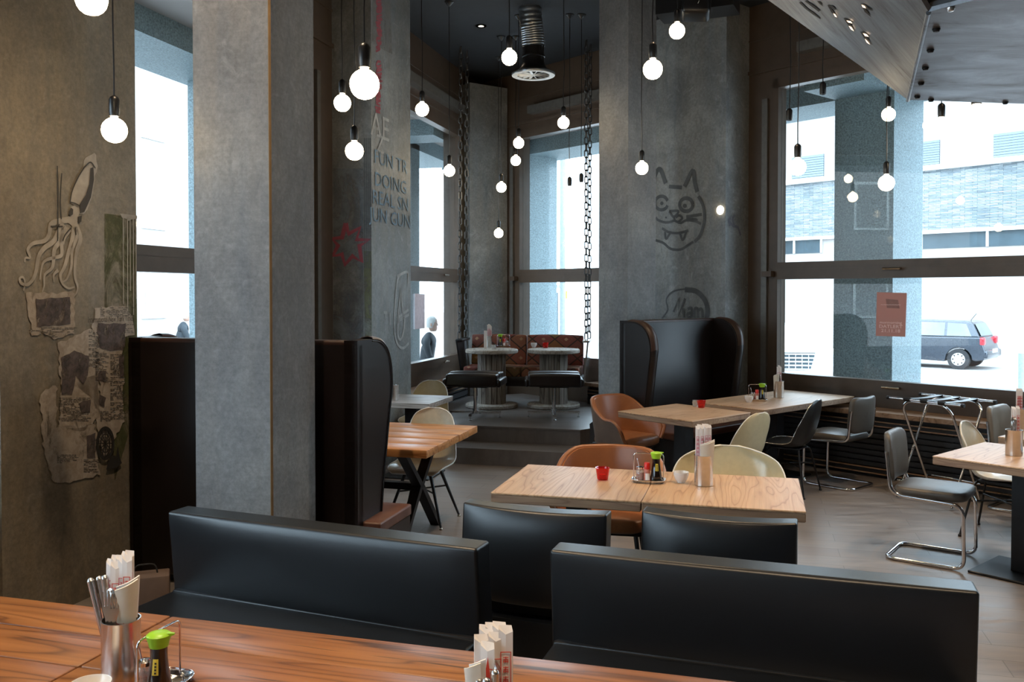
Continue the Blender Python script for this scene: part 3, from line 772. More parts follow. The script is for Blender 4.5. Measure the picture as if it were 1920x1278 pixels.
# cat
CQ = lambda l: [PZ(x, y, 1170, 280, 3.76) for x, y in l]
cF = (Vector(Cc[:2]), -F1, -FN); cS = (Vector(Cc[:2]), FN, F1)
def circ(cx, cy, rx, ry, n=20, a0=0, a1=360): return [(cx + rx * math.cos(R(a0 + (a1 - a0) * i / n)), cy + ry * math.sin(R(a0 + (a1 - a0) * i / n))) for i in range(n + 1)]
mb = MB()
for p, wd in (([(215, 200), (240, 145), (262, 150), (295, 240)], .055), ([(318, 262), (410, 268)], .045), ([(428, 262), (485, 150), (500, 230), (518, 300)], .055),
              ([(525, 330), (560, 400), (568, 500), (540, 600), (500, 650)], .04), (circ(266, 378, 45, 48, 14, -20, -340), .04), (circ(440, 390, 46, 46), .045),
              ([(320, 435), (385, 435), (352, 475), (320, 435)], .03), ([(352, 475), (355, 500), (300, 515), (245, 500), (225, 480)], .03), ([(355, 500), (400, 518), (440, 500), (500, 505), (545, 525)], .03),
              ([(365, 480), (390, 465), (412, 485), (380, 515)], .03), ([(440, 475), (550, 458)], .035), ([(440, 490), (500, 490), (520, 500)], .025), ([(270, 555), (310, 580), (360, 590), (410, 585), (455, 570)], .03),
              ([(290, 580), (298, 630), (328, 588)], .03), ([(395, 590), (416, 638), (440, 580)], .03), ([(225, 640), (280, 660), (330, 700), (400, 705), (460, 670), (490, 650)], .03)):
    stroke(mb, CQ(p), *cF, wd)
blob(mb, CQ(circ(268, 380, 12, 14, 8)), *cF); blob(mb, CQ(circ(430, 398, 15, 16, 8)), *cF); blob(mb, CQ(circ(298, 480, 8, 8, 6)), *cF)
obj('cat_graffiti', mb, 'paint_grey', cat_col)
mb = MB()
stroke(mb, CQ([(270, 1190), (310, 1130), (300, 1060), (340, 1005), (420, 985), (490, 990)]), *cF, .02); stroke(mb, CQ([(430, 988), (510, 1000), (570, 1060), (590, 1130), (585, 1195)]), *cF, .06)
stroke(mb, CQ([(350, 1145), (390, 1045), (385, 1170), (432, 1050)]), *cF, .03, smooth=False)
for p in ([(420, 1120), (425, 1185)], [(450, 1125), (478, 1120), (480, 1185)], [(480, 1150), (450, 1160), (455, 1185), (480, 1175)], [(498, 1185), (500, 1125), (520, 1125), (524, 1185)], [(524, 1135), (548, 1125), (556, 1185)]):
    stroke(mb, CQ(p), *cF, .035)
obj('speech_bubble_graffiti', mb, 'paint_grey', cat_col)
mb = MB()
for p in ([(740, 510), (770, 540), (800, 550), (820, 605)], [(775, 540), (765, 490), (780, 460)], [(745, 540), (735, 500), (750, 480)]): stroke(mb, CQ(p), *cS, .03)
obj('grey_tag_graffiti', mb, plain('lilac_grey', (.11, .11, .13), .8), cat_col)
# small fixtures on the squid pier are below; window posters
wp = (PF, F1, NF)
ptop = [W(x, y, tuple(PF), tuple(F1)) for x, y in ((1645, 547.5), (1701, 549), (1698, 631), (1643, 629.5))]
po = thing('window_poster', 'dusty pink paper poster taped to the big right window', 'poster', ptop[3])
mb = MB(); q = [p - ptop[3] for p in ptop]; nv = v3(NF)
mb.add([p + nv * .006 for p in q] + [p + nv * .010 for p in q], [(0, 1, 2, 3), (7, 6, 5, 4), (0, 4, 5, 1), (1, 5, 6, 2), (2, 6, 7, 3), (3, 7, 4, 0)]); obj('sheet', mb, 'poster', po)
for body, y, sz in (('~~~~~~~', 571, .04), ('mormorning', 604.5, .036), ('DATLERT', 612, .046), ('21.11.18', 620, .046)):
    o = walltext(body, 1671, y, sz, PF, F1, NF, 'poster_ink', None, .013, mirror=False, bold=True, sx=1.25)
    for v in o.data.vertices: v.co -= ptop[3]
    o.parent = po
mb = MB(); blob(mb, [(1662, 560), (1685, 562), (1688, 578), (1664, 577)], *wp, off=.0125)
for i in range(len(mb.v)): mb.v[i] = tuple(Vector(mb.v[i]) - ptop[3])
obj('printed_photo', mb, plain('poster_photo', (.36, .20, .18), .7), po)
lp = [W(x, y, tuple(PL), tuple(E1)) for x, y in ((777, 550), (795, 551), (795, 615), (777, 617))]
po2 = thing('window_poster', 'pale pink poster on the narrow left window, seen beside the graffiti pier', 'poster', lp[3])
mb = MB(); q = [p - lp[3] for p in lp]; nv = v3(NL); mb.add([p + nv * .006 for p in q] + [p + nv * .010 for p in q], [(0, 1, 2, 3), (7, 6, 5, 4), (0, 4, 5, 1), (1, 5, 6, 2), (2, 6, 7, 3), (3, 7, 4, 0)]); obj('sheet', mb, 'poster_white', po2)

# ---------------------------------------------------------------- platform and steps
def P2(p): return (p[0], p[1])
pf0 = Vector((-.757, 9.848)); pf1 = Vector((.726, 9.44))
plat = [pf0, pf1, Vector((.836, 9.535)), Vector((.86, 9.86)), Vector((1.30, 11.45)), Vector((.15, 12.85)), Vector((-.90, 12.4)), Vector((-1.0, 11.4)), Vector((-.80, 10.6))]
st = thing('trim_1', 'raised dark platform with two steps', None, kind='structure')
obj('platform', MB().prism([P2(p) for p in plat], 0, .34), 'step', st)
s0_ = Vector((-.70, 9.37)); tr = [s0_, s0_ + E2 * 1.72, s0_ + E2 * 1.62 + E1 * .435, s0_ + E1 * .43]
obj('step', MB().prism([P2(p) for p in tr], 0, .17), 'step', st)
k = MB(); a = pf0 + E1 * .0; k.prism([P2(pf0 - E1 * .012), P2(pf1 - E1 * .012), P2(pf1), P2(pf0)], .325, .342); obj('nosing', k, 'step', st)

# ---------------------------------------------------------------- facade bench with radiator grille, and the left one
def bench(name, P, d, nin, s0, s1, lab, t1=.40, zt=.643, slats=9):
    n = name; t = thing(n, lab, 'bench', (*(P + d * s0), 0))
    off = P + d * s0
    def bx(mb, a0, a1, z0, z1, u0, u1):
        wallbox(mb, Vector((0, 0)), d, nin, a0, a1, z0, z1, u0, u1); return mb
    Ln = s1 - s0
    npl = max(1, int(round(Ln / 1.6)))
    for i in range(npl):
        obj('seat_plank', bx(MB(), Ln * i / npl + .003, Ln * (i + 1) / npl - .003, zt - .045, zt, .06, t1 + .03), 'sillwood', t)
    obj('carcass', bx(MB(), 0, Ln, 0, zt - .046, .06, t1 - .05), 'black', t)
    zz = (zt - .09) ; 
    for i in range(slats):
        z0 = .05 + i * (zz - .05) / slats
        mat = 'grille'
        obj('slat', bx(MB(), 0.01, Ln - .01, z0, z0 + (zz - .05) / slats - .016, t1 - .045, t1 - .01), mat, t)
    for z0 in (.035, .085, zz - .055, zz - .012): obj('edge_strip', bx(MB(), 0.01, Ln - .01, z0, z0 + .009, t1 - .03, t1 + .002), 'sillwood', t)
    nr = int(Ln / .9)
    for i in range(nr + 1):
        obj('bracket', bx(MB(), i * Ln / nr - .0 if i < nr else Ln - .03, (i * Ln / nr if i < nr else Ln - .03) + .03, .02, zt - .05, t1 - .049, t1 - .03), 'black', t)
    return t
bench('window_bench', PF, F1, NF, sF(9.95) + .05, 6.6, 'long wooden window bench with black slatted radiator grille under the big right window')
bench('window_bench', PL, E1, NL, sL(10.1), sL(12.6), 'low wooden window bench beneath the narrow left window', .30, .62, 6)
bench('window_bench', PF, F1, NF, sF(11.9), sF(10.9), 'short dark bench behind the pale column, right of the hanging sofa', .34, .62, 6)

# ================================================================ TABLES
def block_table(label, c, rz, sx, sy, z=.75, th=.055, mat='ash', edge='ash_edge', base=True, group=None, boards=0, axis='Y', basemat='black_metal', legs='column', bx=None, name='dining_table', sticker=False):
    t = thing(name, label, 'table', (c[0], c[1], 0), rz, group)
    if boards:
        for i in range(boards):
            wd = sy / boards; y = -sy / 2 + wd * (i + .5)
            mb = MB().rbox((random.uniform(-.002, .002), y, z - th / 2 + random.uniform(-.0012, .0012)), (sx, wd - .003, th), .006, 2)
            obj('board', mb, mat, t, 30)
    else:
        obj('tabletop', MB().rbox((0, 0, z - .006), (sx, sy, .012), .003, 1), mat, t, 30)
        obj('tabletop_edge', MB().rbox((0, 0, z - .012 - (th - .012) / 2), (sx - .002, sy - .002, th - .0125), .004, 1), edge, t, 30)
    if sticker:
        obj('sticker', MB().box((-sx / 2 - .001, .1, z - .03), (.003, .05, .02)), 'white_edge', t)
    if legs == 'column':
        obj('column', MB().box((0, 0, (z - th) / 2 + .01), (.12, .12, z - th - .02)), basemat, t)
        obj('base_plate', MB().rbox((0, 0, .008), (.5, .5, .016), .004, 1), basemat, t)
        obj('top_plate', MB().box((0, 0, z - th - .008), (.4, .4, .014)), basemat, t)
    elif legs == 'trestle':
        for x in (-sx / 2 + .28, sx / 2 - .28):
            hy = sy * .30; zt = z - th
            for a, b_ in (((-hy, zt), (.02, zt * .52)), ((hy, zt), (-.02, zt * .52)), ((0, zt * .56), (-hy * 1.1, 0.)), ((0, zt * .56), (hy * 1.1, 0.))):
                dy, dz = b_[0] - a[0], b_[1] - a[1]; ang = math.atan2(dz, dy); ln = math.hypot(dy, dz)
                m = Matrix.Rotation(ang, 4, 'X'); sh = .03
                mb = MB(); w2 = .035
                mb.add([(x - w2, a[0] - sh, a[1]), (x + w2, a[0] - sh, a[1]), (x + w2, a[0] + sh, a[1]), (x - w2, a[0] + sh, a[1]),
                        (x - w2, b_[0] - sh, b_[1]), (x + w2, b_[0] - sh, b_[1]), (x + w2, b_[0] + sh, b_[1]), (x - w2, b_[0] + sh, b_[1])],
                       [(0, 1, 2, 3), (7, 6, 5, 4), (0, 4, 5, 1), (1, 5, 6, 2), (2, 6, 7, 3), (3, 7, 4, 0)])
                obj('leg', mb, 'black_metal', t)
        obj('stretcher', MB().box((0.0, 0, (z - th) * .54), (sx - .58, .06, .05)), 'black_metal', t)
    return t
RZ2 = math.atan2(E2.y, E2.x); RZF = AF
# middle pair
mA = (Vector(G(918.5, 922, .75)[:2]) + Vector(G(990, 870, .75)[:2])) / 2
mB_ = (Vector(G(1513, 959.4, .75)[:2]) + Vector(G(1497, 896, .75)[:2])) / 2
mdir = (mB_ - mA).normalized(); mlen = (mB_ - mA).length; rzm = math.atan2(mdir.y, mdir.x)
mid1 = mA + mdir * mlen * .25; mid2 = mA + mdir * mlen * .75
block_table('square light ash table, left half of the middle pair, under the red candle glass', mid1, rzm, mlen / 2 - .003, .79, group=None)
block_table('square light ash table, right half of the middle pair, under the steel cutlery cup', mid2, rzm, mlen / 2 - .003, .79)
T1c = Vector((1.515, 7.83)); T2c = Vector((2.60, 8.775))
block_table('light ash table in front of the highback booth, with a red candle glass', T1c, RZF, .82, .82, sticker=True)
block_table('long light ash table reaching the big window, behind the table with the red candle', T2c, RZF, .80, 1.6)
T3c = Vector((2.704, 5.71)) + FN * .41 + F1 * .41
block_table('light ash table on black column at the right picture edge', T3c, RZF, .82, .82, sticker=True)
T4c = Vector(G(1871, 818, .75)[:2]) + FN * .41 + F1 * .41
block_table('light ash table farther back at the right picture edge', T4c, RZF, .82, .82)
# foreground plank tables
eA = Vector(G(0, 1116, .75)[:2]); eB = Vector(G(1100, 1243, .75)[:2]); ed = (eB - eA).normalized(); en = Vector((-ed.y, ed.x)); rzt = math.atan2(ed.y, ed.x)
J = Vector(G(322, 1153, .75)[:2])
cR = J + ed * (1.02 + .004) - en * .41; cL = J - ed * (1.02 + .004) - en * .41
block_table('long reclaimed pine table in the foreground, under the centre chopstick cup', cR, rzt, 2.04, .82, .75, .05, 'pine', boards=4, legs='trestle')
block_table('reclaimed pine table at the bottom left, under the steel cutlery cup', cL, rzt, 2.04, .82, .75, .05, 'pine', boards=4, legs='trestle')
# orange table behind the near booth
oBR = Vector((-.27, 7.01)); oc = oBR - E1 * .575 - E2 * .65
block_table('orange pine table with black slanted legs behind the near highback booth', oc, RZ2, 1.30, 1.15, .75, .055, 'pine2', boards=5, legs='trestle')
gcn = Vector((-.69, 8.70)) - E2 * .30
block_table('grey washed table beside the graffiti pier', gcn, RZ2, .60, .70, .75, .05, 'greywood', 'greywood', basemat='black_metal')

# spool tables
def spool(label, c):
    t = thing('spool_table', label, 'table', (c[0], c[1], .34))
    for z0, nm in ((0, 'bottom_disc'), (.69, 'top_disc')):
        obj(nm, MB().lathe([(0, z0), (.325, z0), (.335, z0 + .01), (.335, z0 + .04), (.325, z0 + .05), (0, z0 + .05)], 40), 'spool_top', t, 40)
    n = 16; r = .165
    for i in range(n):
        a = 2 * math.pi * (i + .5) / n; wdt = 2 * r * math.sin(math.pi / n) * .94
        mb = MB().box((r * math.cos(a), r * math.sin(a), .37), (.024, wdt, .638), a)
        obj('stave', mb, 'spool', t)
    obj('core', MB().lathe([(.148, .052), (.148, .688)], 16), 'black', t)
    return t
SP1 = D(922, 700, 11.34); SP2 = D(1038, 700, 11.34)
spool('wooden cable-spool table with condiments, left one on the platform', (SP1.x, 11.34))
spool('wooden cable-spool table with a red candle glass, right one on the platform', (SP2.x, 11.34))

# ================================================================ SEATING
def shell_side(mat, edge, label, loc, rz, legs='angle', z=0., arm=False, name='shell_chair', h=.83):
    """facing local +Y"""
    t = thing(name, label, 'chair', (loc[0], loc[1], z), rz)
    if not arm:
        prof = [(.235, .415, .165, .0), (.225, .442, .205, .0), (.15, .446, .225, .015), (.04, .432, .232, .03), (-.06, .425, .235, .045), (-.145, .448, .235, .065), (-.195, .52, .228, .075), (-.222, .60, .215, .07), (-.245, .68, .20, .055), (-.262, h - .07, .165, .035), (-.270, h - .02, .11, .02), (-.272, h, .05, .01)]
    else:
        prof = [(.235, .40, .19, .0), (.225, .43, .24, .02), (.14, .435, .285, .16), (.03, .425, .315, .22), (-.07, .425, .335, .235), (-.15, .455, .345, .235), (-.20, .52, .352, .21), (-.235, .60, .350, .18), (-.262, .68, .335, .14), (-.280, .745, .30, .10), (-.290, .79, .235, .06), (-.295, .82, .15, .03), (-.298, h, .06, .01)]
    P = cat_rom([Vector((p[0], p[1], p[2])) for p in prof], 3); C_ = cat_rom([Vector((p[3], 0, 0)) for p in prof], 3)
    rows = []; nc = 16
    for i, p in enumerate(P):
        a, b_ = P[max(0, i - 1)], P[min(len(P) - 1, i + 1)]
        ty, tz = b_.x - a.x, b_.y - a.y; l = math.hypot(ty, tz) or 1
        ny, nz = tz / l, -ty / l            # towards the sitter
        row = []
        for j in range(nc + 1):
            u = -1 + 2 * j / nc; cu = C_[i].x * abs(u) ** (3. if not arm else 4.)
            row.append((u * p.z * (1 if not arm else (1 - .04 * u * u)), p.x + ny * cu, p.y + nz * cu))
        rows.append(row)
    obj('seat_shell', MB().grid(rows, .007), mat, t, 60)
    rim = [rows[i][0] for i in range(len(rows))] + rows[-1][1:] + [rows[i][nc] for i in range(len(rows) - 2, -1, -1)] + rows[0][1:-1][::-1]
    obj('rim', MB().tube(rim, .0045, 6, closed=True), edge, t, 60)
    lg = 'black_metal' if legs != 'chrome' else 'chrome'
    spread = .05
    for sx in (-1, 1):
        for sy in (-1, 1):
            top = Vector((sx * .10, sy * .11 - .0, .405 if sy < 0 else .41)); bot = Vector((sx * .225, sy * .215, .012))
            if legs == 'angle': obj('leg', MB().tube([top, bot], .015, 8, r2=.009), lg, t, 40)
            else: obj('leg', MB().tube(rounded([Vector((sx * .02, sy * .10, .405)), Vector((sx * .15, sy * .14, .400)), bot], .05), .0085, 8), lg, t, 40)
            obj('foot', MB().lathe([(0, 0), (.014, 0), (.014, .012), (.009, .018)], 10, bot - Vector((0, 0, .012))), 'brass' if legs == 'angle' else 'black', t, 40)
    obj('mount', MB().box((0, 0, .408), (.24, .26, .012)), lg, t)
    obj('brace', MB().tube([(-.15, -.16, .26), (.15, .16, .26)], .007, 6).tube([(.15, -.16, .26), (-.15, .16, .26)], .007, 6), lg, t, 40)
    return t
def face(dv): return math.atan2(dv[1], dv[0]) - R(90)      # rotation making local +Y point along dv
shell_side('ivory', 'white_edge', 'ivory shell chair at the orange table, black splayed legs', (-.70, 6.98), face(-E1), h=.86)
shell_side('cream', 'white_edge', 'yellowish cream shell chair behind the grey table by the narrow window', (-.945, 9.55), face(-E1))
shell_side('cream', 'white_edge', 'cream shell chair with its back to us at the red candle table', (1.84, 7.36), face(-F1) - R(3), 'tube')
shell_side('black_shell', 'satin', 'black shell chair at the long ash table by the window', (2.50, 8.02), face((-.80, .60)), 'tube', h=.85)
shell_side('cream', 'white_edge', 'cream armchair shell at the middle ash table, behind the cutlery cup', (1.285, 5.28), face(-E1), 'tube', arm=True, name='shell_armchair', h=.84)
shell_side('ivory', 'white_edge', 'ivory shell chair with black wire legs behind the right edge table', (3.62, 6.56), face(F1) + R(6), 'tube', h=.82)

def bucket(label, loc, rz):
    t = thing('bucket_armchair', label, 'armchair', (loc[0], loc[1], 0), rz)
    def pt(a, u):   # a from -1 (left arm front) over 0 (back) to 1
        s = abs(a); sg = 1 if a > 0 else -1
        th_ = s * 1.0
        # plan curve: superellipse U
        if s < .55:
            q = s / .55 * R(90); x = math.sin(q) * .285; y = -.25 - math.cos(q) * .0 + (1 - math.cos(q)) * .19
        else:
            q = (s - .55) / .45; x = .285 + .012 * math.sin(q * math.pi); y = -.06 + q * .27
        ss = min(1, max(0, (s - .22) / .5)); ss = ss * ss * (3 - 2 * ss)
        top = .80 - .17 * ss - .035 * max(0, (s - .8) / .2) ** 2 * 3
        bot = .40 + .02 * ss
        z = bot + (top - bot) * u
        fl = .055 * u
        k = 1 + fl / .285
        return Vector((sg * x * k * (1 - .0), y - (1 - min(1, s / .55)) * .07 * u, z))
    nA, nU = 36, 8
    ext = []; inn = []
    for j in range(nU + 1):
        ext.append([pt(-1 + 2 * i / nA, j / nU) for i in range(nA + 1)])
    outer = MB().grid(ext, .008); obj('outer_shell', outer, 'taupe', t, 60)
    inner = []
    for j in range(nU + 1):
        row = []
        for i in range(nA + 1):
            p = pt(-1 + 2 * i / nA, j / nU); c = Vector((0, .02, p.z)); dr = (c - p); dr.z = 0
            row.append(p + dr.normalized() * .012)
        inner.append(row)
    inner2 = [[p + (Vector((0, .02, p.z)) - p).normalized() * .028 for p in r] for r in inner]
    mb = MB(); mb.grid([r for r in inner], 0); mb2 = MB()
    mb2.grid(inner2, 0)
    # close rim between
    a, b_ = inner[-1], inner2[-1]
    mb2.add([*a, *b_], [(i, i + 1, len(a) + i + 1, len(a) + i) for i in range(len(a) - 1)])
    for side in (0, -1):
        A_ = [r[side] for r in inner]; B_ = [r[side] for r in inner2]
        mb2.add([*A_, *B_], [(i, i + 1, len(A_) + i + 1, len(A_) + i) for i in range(len(A_) - 1)])
    obj('padding', mb2, 'cognac', t, 60)
    rim = [ext[-1][i] for i in range(nA + 1)]
    rim = [r[0] for r in ext[:-1]] + rim + [r[-1] for r in ext[:-1]][::-1]
    obj('piping', MB().tube([p + (Vector((0, .02, p.z)) - p).normalized() * .012 for p in rim], .017, 8), 'cognac', t, 60)
    obj('seat', MB().cushion((0, .01, .42), (.51, .52, .085), 4., .3), 'cognac', t, 70)
    obj('seat_base', MB().rbox((0, .0, .375), (.46, .46, .03), .012, 2), 'black', t, 40)
    for sx in (-1, 1):
        for sy in (-1, 1): obj('leg', MB().tube([(sx * .17, sy * .17, .37), (sx * .22, sy * .22, 0)], .015, 8, r2=.010), 'black_metal', t, 40)
    return t
bucket('cognac leather bucket armchair seen from its side, in front of the pale column', (1.075, 8.37), face(F1) + R(4))
bucket('cognac leather bucket armchair at the middle table, its back rising behind the red candle', (.60, 5.47), face(-E1) + R(4))

def cantilever(label, loc, rz, mat, name='cantilever_chair'):
    t = thing(name, label, 'chair', (loc[0], loc[1], 0), rz)
    w2 = .215; r = .0125
    side = lambda s: [Vector((s * w2, -.235, .80)), Vector((s * w2, -.20, .455)), Vector((s * w2, .22, .430)), Vector((s * w2, .235, r)), Vector((s * w2, -.26, r))]
    a, b_ = side(-1), side(1)
    path = rounded([Vector((-w2, -.235, .72)), Vector((-w2, -.205, .445)), Vector((-w2, .235, .425)), Vector((-w2, .245, r)), Vector((-w2, -.24, r)), Vector((w2, -.24, r)), Vector((w2, .245, r)), Vector((w2, .235, .425)), Vector((w2, -.205, .445)), Vector((w2, -.235, .72))], .075, 6)
    obj('tube_frame', MB().tube(path, r, 12), 'chrome', t, 60)
    obj('seat', MB().cushion((0, .025, .468), (.45, .46, .062), 6., .45), mat, t, 70)
    bk = MB().cushion((0, 0, 0), (.43, .36, .05), 5., .25, m=Matrix.Rotation(R(90), 4, 'X'))
    nv_ = []
    for v in bk.v:
        x, y, z = v; bend = .035 * (1 - (x / .215) ** 2)
        zz = z * (1. - .0) + (-.022 * (1 - (x / .215) ** 2) if z > 0 else .012 * (1 - (x / .215) ** 2)) * abs(z) / .18
        nv_.append((x, y - .205 - bend - .09 * (zz + .1), .685 + zz))
    bk.v = nv_; obj('backrest', bk, mat, t, 70)
    for s in (-1, 1): obj('cap', MB().cyl((s * w2, -.235, .715), (s * w2, -.2355, .728), .0135, 12), 'chrome', t, 40)
    return t
cantilever('grey vinyl cantilever chair with chrome tube frame, nearest on the right', (2.845, 6.02), face((.80, -.60)), 'grey_vinyl')
cantilever('grey vinyl cantilever chair facing the long ash table by the window', (3.07, 8.33), face(-F1), 'grey_vinyl')
cantilever('tan vinyl cantilever chair at the right edge behind the ivory shell chair', (4.265, 7.335), face(F1), 'grey_vinyl2')

# black leather benches (front seat sofas)
def sofa(label, pL, pR, facing, name, z=.82, th=.13, seat_d=.52, curve=0., seat=True, back_h=None, group=None):
    """pL,pR: world top front/back piping corners of the visible face; facing=-1 towards the camera"""
    a, b_ = Vector(pL[:2]), Vector(pR[:2]); d = (b_ - a).normalized(); Ln = (b_ - a).length
    c = (a + b_) / 2; rz = math.atan2(d.y, d.x)
    t = thing(name, label, 'sofa', (c.x, c.y, 0), rz, group)
    # local: x along, visible face at y=0, body extends to +y
    h = z - .40
    rows = []; nx, nz = 18, 8
    hx = Ln / 2
    def front(x, zz, y0, sgn):
        q = (x / hx); pw = (1 - q ** 6)
        f = (zz - .40) / h
        return y0
    mb = MB()
    def bow(x): return curve * (1 - (x / hx) ** 2)
    bm = bmesh.new(); bmesh.ops.create_cube(bm, size=1.)
    bmesh.ops.subdivide_edges(bm, edges=bm.edges, cuts=9, use_grid_fill=True)
    for v in bm.verts: v.co = Vector((v.co.x * Ln, v.co.y * th, v.co.z * h))
    es = [e for e in bm.edges if len(e.link_faces) == 2 and e.calc_face_angle() > .8]
    bmesh.ops.bevel(bm, geom=es, offset=min(.042, th * .32), segments=5, affect='EDGES', profile=.5, clamp_overlap=True)
    for v in bm.verts:
        x, y, zz = v.co; u = x / hx; wv_ = zz / (h / 2)
        puff = .024 * max(0, 1 - u ** 4) * max(0, 1 - wv_ ** 4) * (1 if y > 0 else -1) * (abs(y) > th * .2)
        bw_ = bow(x)
        v.co = Vector((x, y + th / 2 + puff + bw_ + (zz - h / 2) * -.10 * (-1 if facing > 0 else 1) * 1., zz + .40 + h / 2 - abs(bw_) * .2))
    bm.verts.index_update(); mb.add([v.co.copy() for v in bm.verts], [tuple(v.index for v in f.verts) for f in bm.faces]); bm.free()
    obj('backrest', mb, 'leather_black', t, 60)
    lean = lambda zz: (zz - h / 2) * -.10 * (-1 if facing > 0 else 1)
    def pipe(y):
        pts = []
        for x, zz in [(-hx + .006, -h / 2 + .03)] + [(-hx + .008, h / 2 - .05), (-hx + .02, h / 2 - .018)] + [(-hx + .045 + (Ln - .09) * i / 14, h / 2 - .007) for i in range(15)] + [(hx - .02, h / 2 - .018), (hx - .008, h / 2 - .05), (hx - .006, -h / 2 + .03)]:
            pts.append(Vector((x, y + bow(x) + lean(zz), zz + .40 + h / 2 - abs(bow(x)) * .2)))
        return MB().tube(pts, .0055, 6)
    obj('piping', pipe(.012), 'stitch', t, 60); obj('piping', pipe(th - .012), 'stitch', t, 60)
    sy = (-seat_d / 2 + .05) if facing < 0 else (th + seat_d / 2 - .05)
    obj('seat', MB().rbox((0, sy, .395), (Ln - .01, seat_d, .13), .035, 4, puff=.1), 'leather_black', t, 60)
    obj('base', MB().box((0, (sy + th / 2) / 2 + (.0), .19), (Ln - .05, seat_d * .8 + .1, .28)), 'leather_black', t)
    obj('back_panel', MB().rbox((0, th / 2 if facing < 0 else th / 2, .25), (Ln - .012, th - .02, .44), .02, 2), 'leather_black', t, 40)
    for sx in (-1, 1):
        for s2 in (-1, 1): obj('leg', MB().box((sx * (Ln / 2 - .1), (sy + th / 2) / 2 + s2 * .16, .025), (.05, .05, .05)), 'black_metal', t)
    return t
sofa('black leather bench in the left foreground, facing us behind the pine table', G(313, 958.6, .82), G(893, 1029, .82), -1, 'leather_bench')
sofa('black leather bench at the bottom right, facing us behind the pine table', G(1030, 1031, .82), G(1838, 1110, .82), -1, 'leather_bench')
sofa('black leather armless chair, left of two with their backs to us at the middle table', G(868, 941, .82), G(1137, 965, .82), 1, 'armless_chair', curve=-.035, th=.10)
sofa('black leather armless chair, right of two with their backs to us at the middle table', G(1203, 957, .82), G(1495, 981, .82), 1, 'armless_chair', curve=-.035, th=.10)

# highback booths
def booth(label, c, rz, Ln, h=1.52, wing=.50, seatd=.72, low=.30, over=.0):
    """local: back plane at y=0, facing +y, x from 0 to Ln"""
    t = thing('highback_booth', label, 'booth', (c[0], c[1], 0), rz)
    th = .09
    obj('back_panel', MB().rbox((Ln / 2, th / 2, h / 2 + .02), (Ln, th, h - .06), .02, 3), 'leather_dark', t, 40)
    # top roll
    obj('top_roll', MB().rbox((Ln / 2, th / 2, h - .02), (Ln - .02, th, .04), .016, 3), 'leather_tan_edge', t, 50)
    g_w = lambda q: low + (wing - low) * q
    prof = [(0, .04), (low, .04), (g_w(.12), .30), (g_w(.34), .60), (g_w(.60), .85), (g_w(.82), 1.05), (wing - .003, 1.18), (wing, 1.28), (wing - .025, 1.38), (wing - .085, 1.46), (wing - .18, h - .012), (wing - .30, h), (0, h)]
    curve_ = cat_rom([Vector((a, b_, 0)) for a, b_ in prof[1:-1]], 4)
    poly = [(0, .04)] + [(p.x, p.y) for p in curve_] + [(0, h)]
    for x0 in (0, Ln - .085):
        m = MB(); n = len(poly)
        xs = (x0, x0 + .085)
        vs = [(xs[0], p[0], p[1]) for p in poly] + [(xs[1], p[0], p[1]) for p in poly]
        m.add(vs, [tuple(range(n)), tuple(range(n, 2 * n))[::-1]] + [((i + 1) % n, i, n + i, n + (i + 1) % n) for i in range(n)])
        wg = obj('wing', m, 'leather_dark', t, 50)
        # padded front edge
        strip = []
        pad = MB()
        rows = []
        for p in curve_:
            rows.append([(x0 - .004, p.x - .012, p.y - .004), (x0 + .012, p.x + .012, p.y + .006), (x0 + .0425, p.x + .020, p.y + .012), (x0 + .073, p.x + .012, p.y + .006), (x0 + .089, p.x - .012, p.y - .004)])
        k = int(len(rows) * .55)
        obj('edge_roll', MB().grid(rows[:k + 1], -.004), 'leather_dark', wg, 60)
        obj('edge_roll', MB().grid(rows[k:], -.004), 'leather_tan_edge', wg, 60)
        for xx in (x0 - .006, x0 + .091):
            obj('seam', MB().tube([(xx, p.x - .022, p.y - .012) for p in curve_], .0035, 5), 'stitch', wg, 60)
    obj('seat', MB().rbox(((Ln + over) / 2 + (.0 if over else 0), th + seatd / 2 - .02, .415), (Ln + over - .0 if over else Ln - .18, seatd, .07), .012, 2, puff=.06), 'leather_seat', t, 60)
    obj('seat_base', MB().box(((Ln + over) / 2, th + seatd / 2 - .03, .19), (Ln + over - .01 if over else Ln - .20, seatd - .02, .38)), 'leather_dark', t)
    return t
bc = D(670, 640, 5.15); bL = 1.55; bst = Vector((bc.x, bc.y)) - E2 * bL
booth('dark brown leather highback booth behind the near concrete column, seen from the back', bst, RZ2, bL, 1.52, .52, .50, over=.11)
B0 = D(1162, 600, 8.9)
booth('dark brown leather highback booth in front of the cat face pier', Vector((B0.x, B0.y)) + FN * 1.5 , AF + R(90) + R(180), 1.5, 1.52, .42, .58)

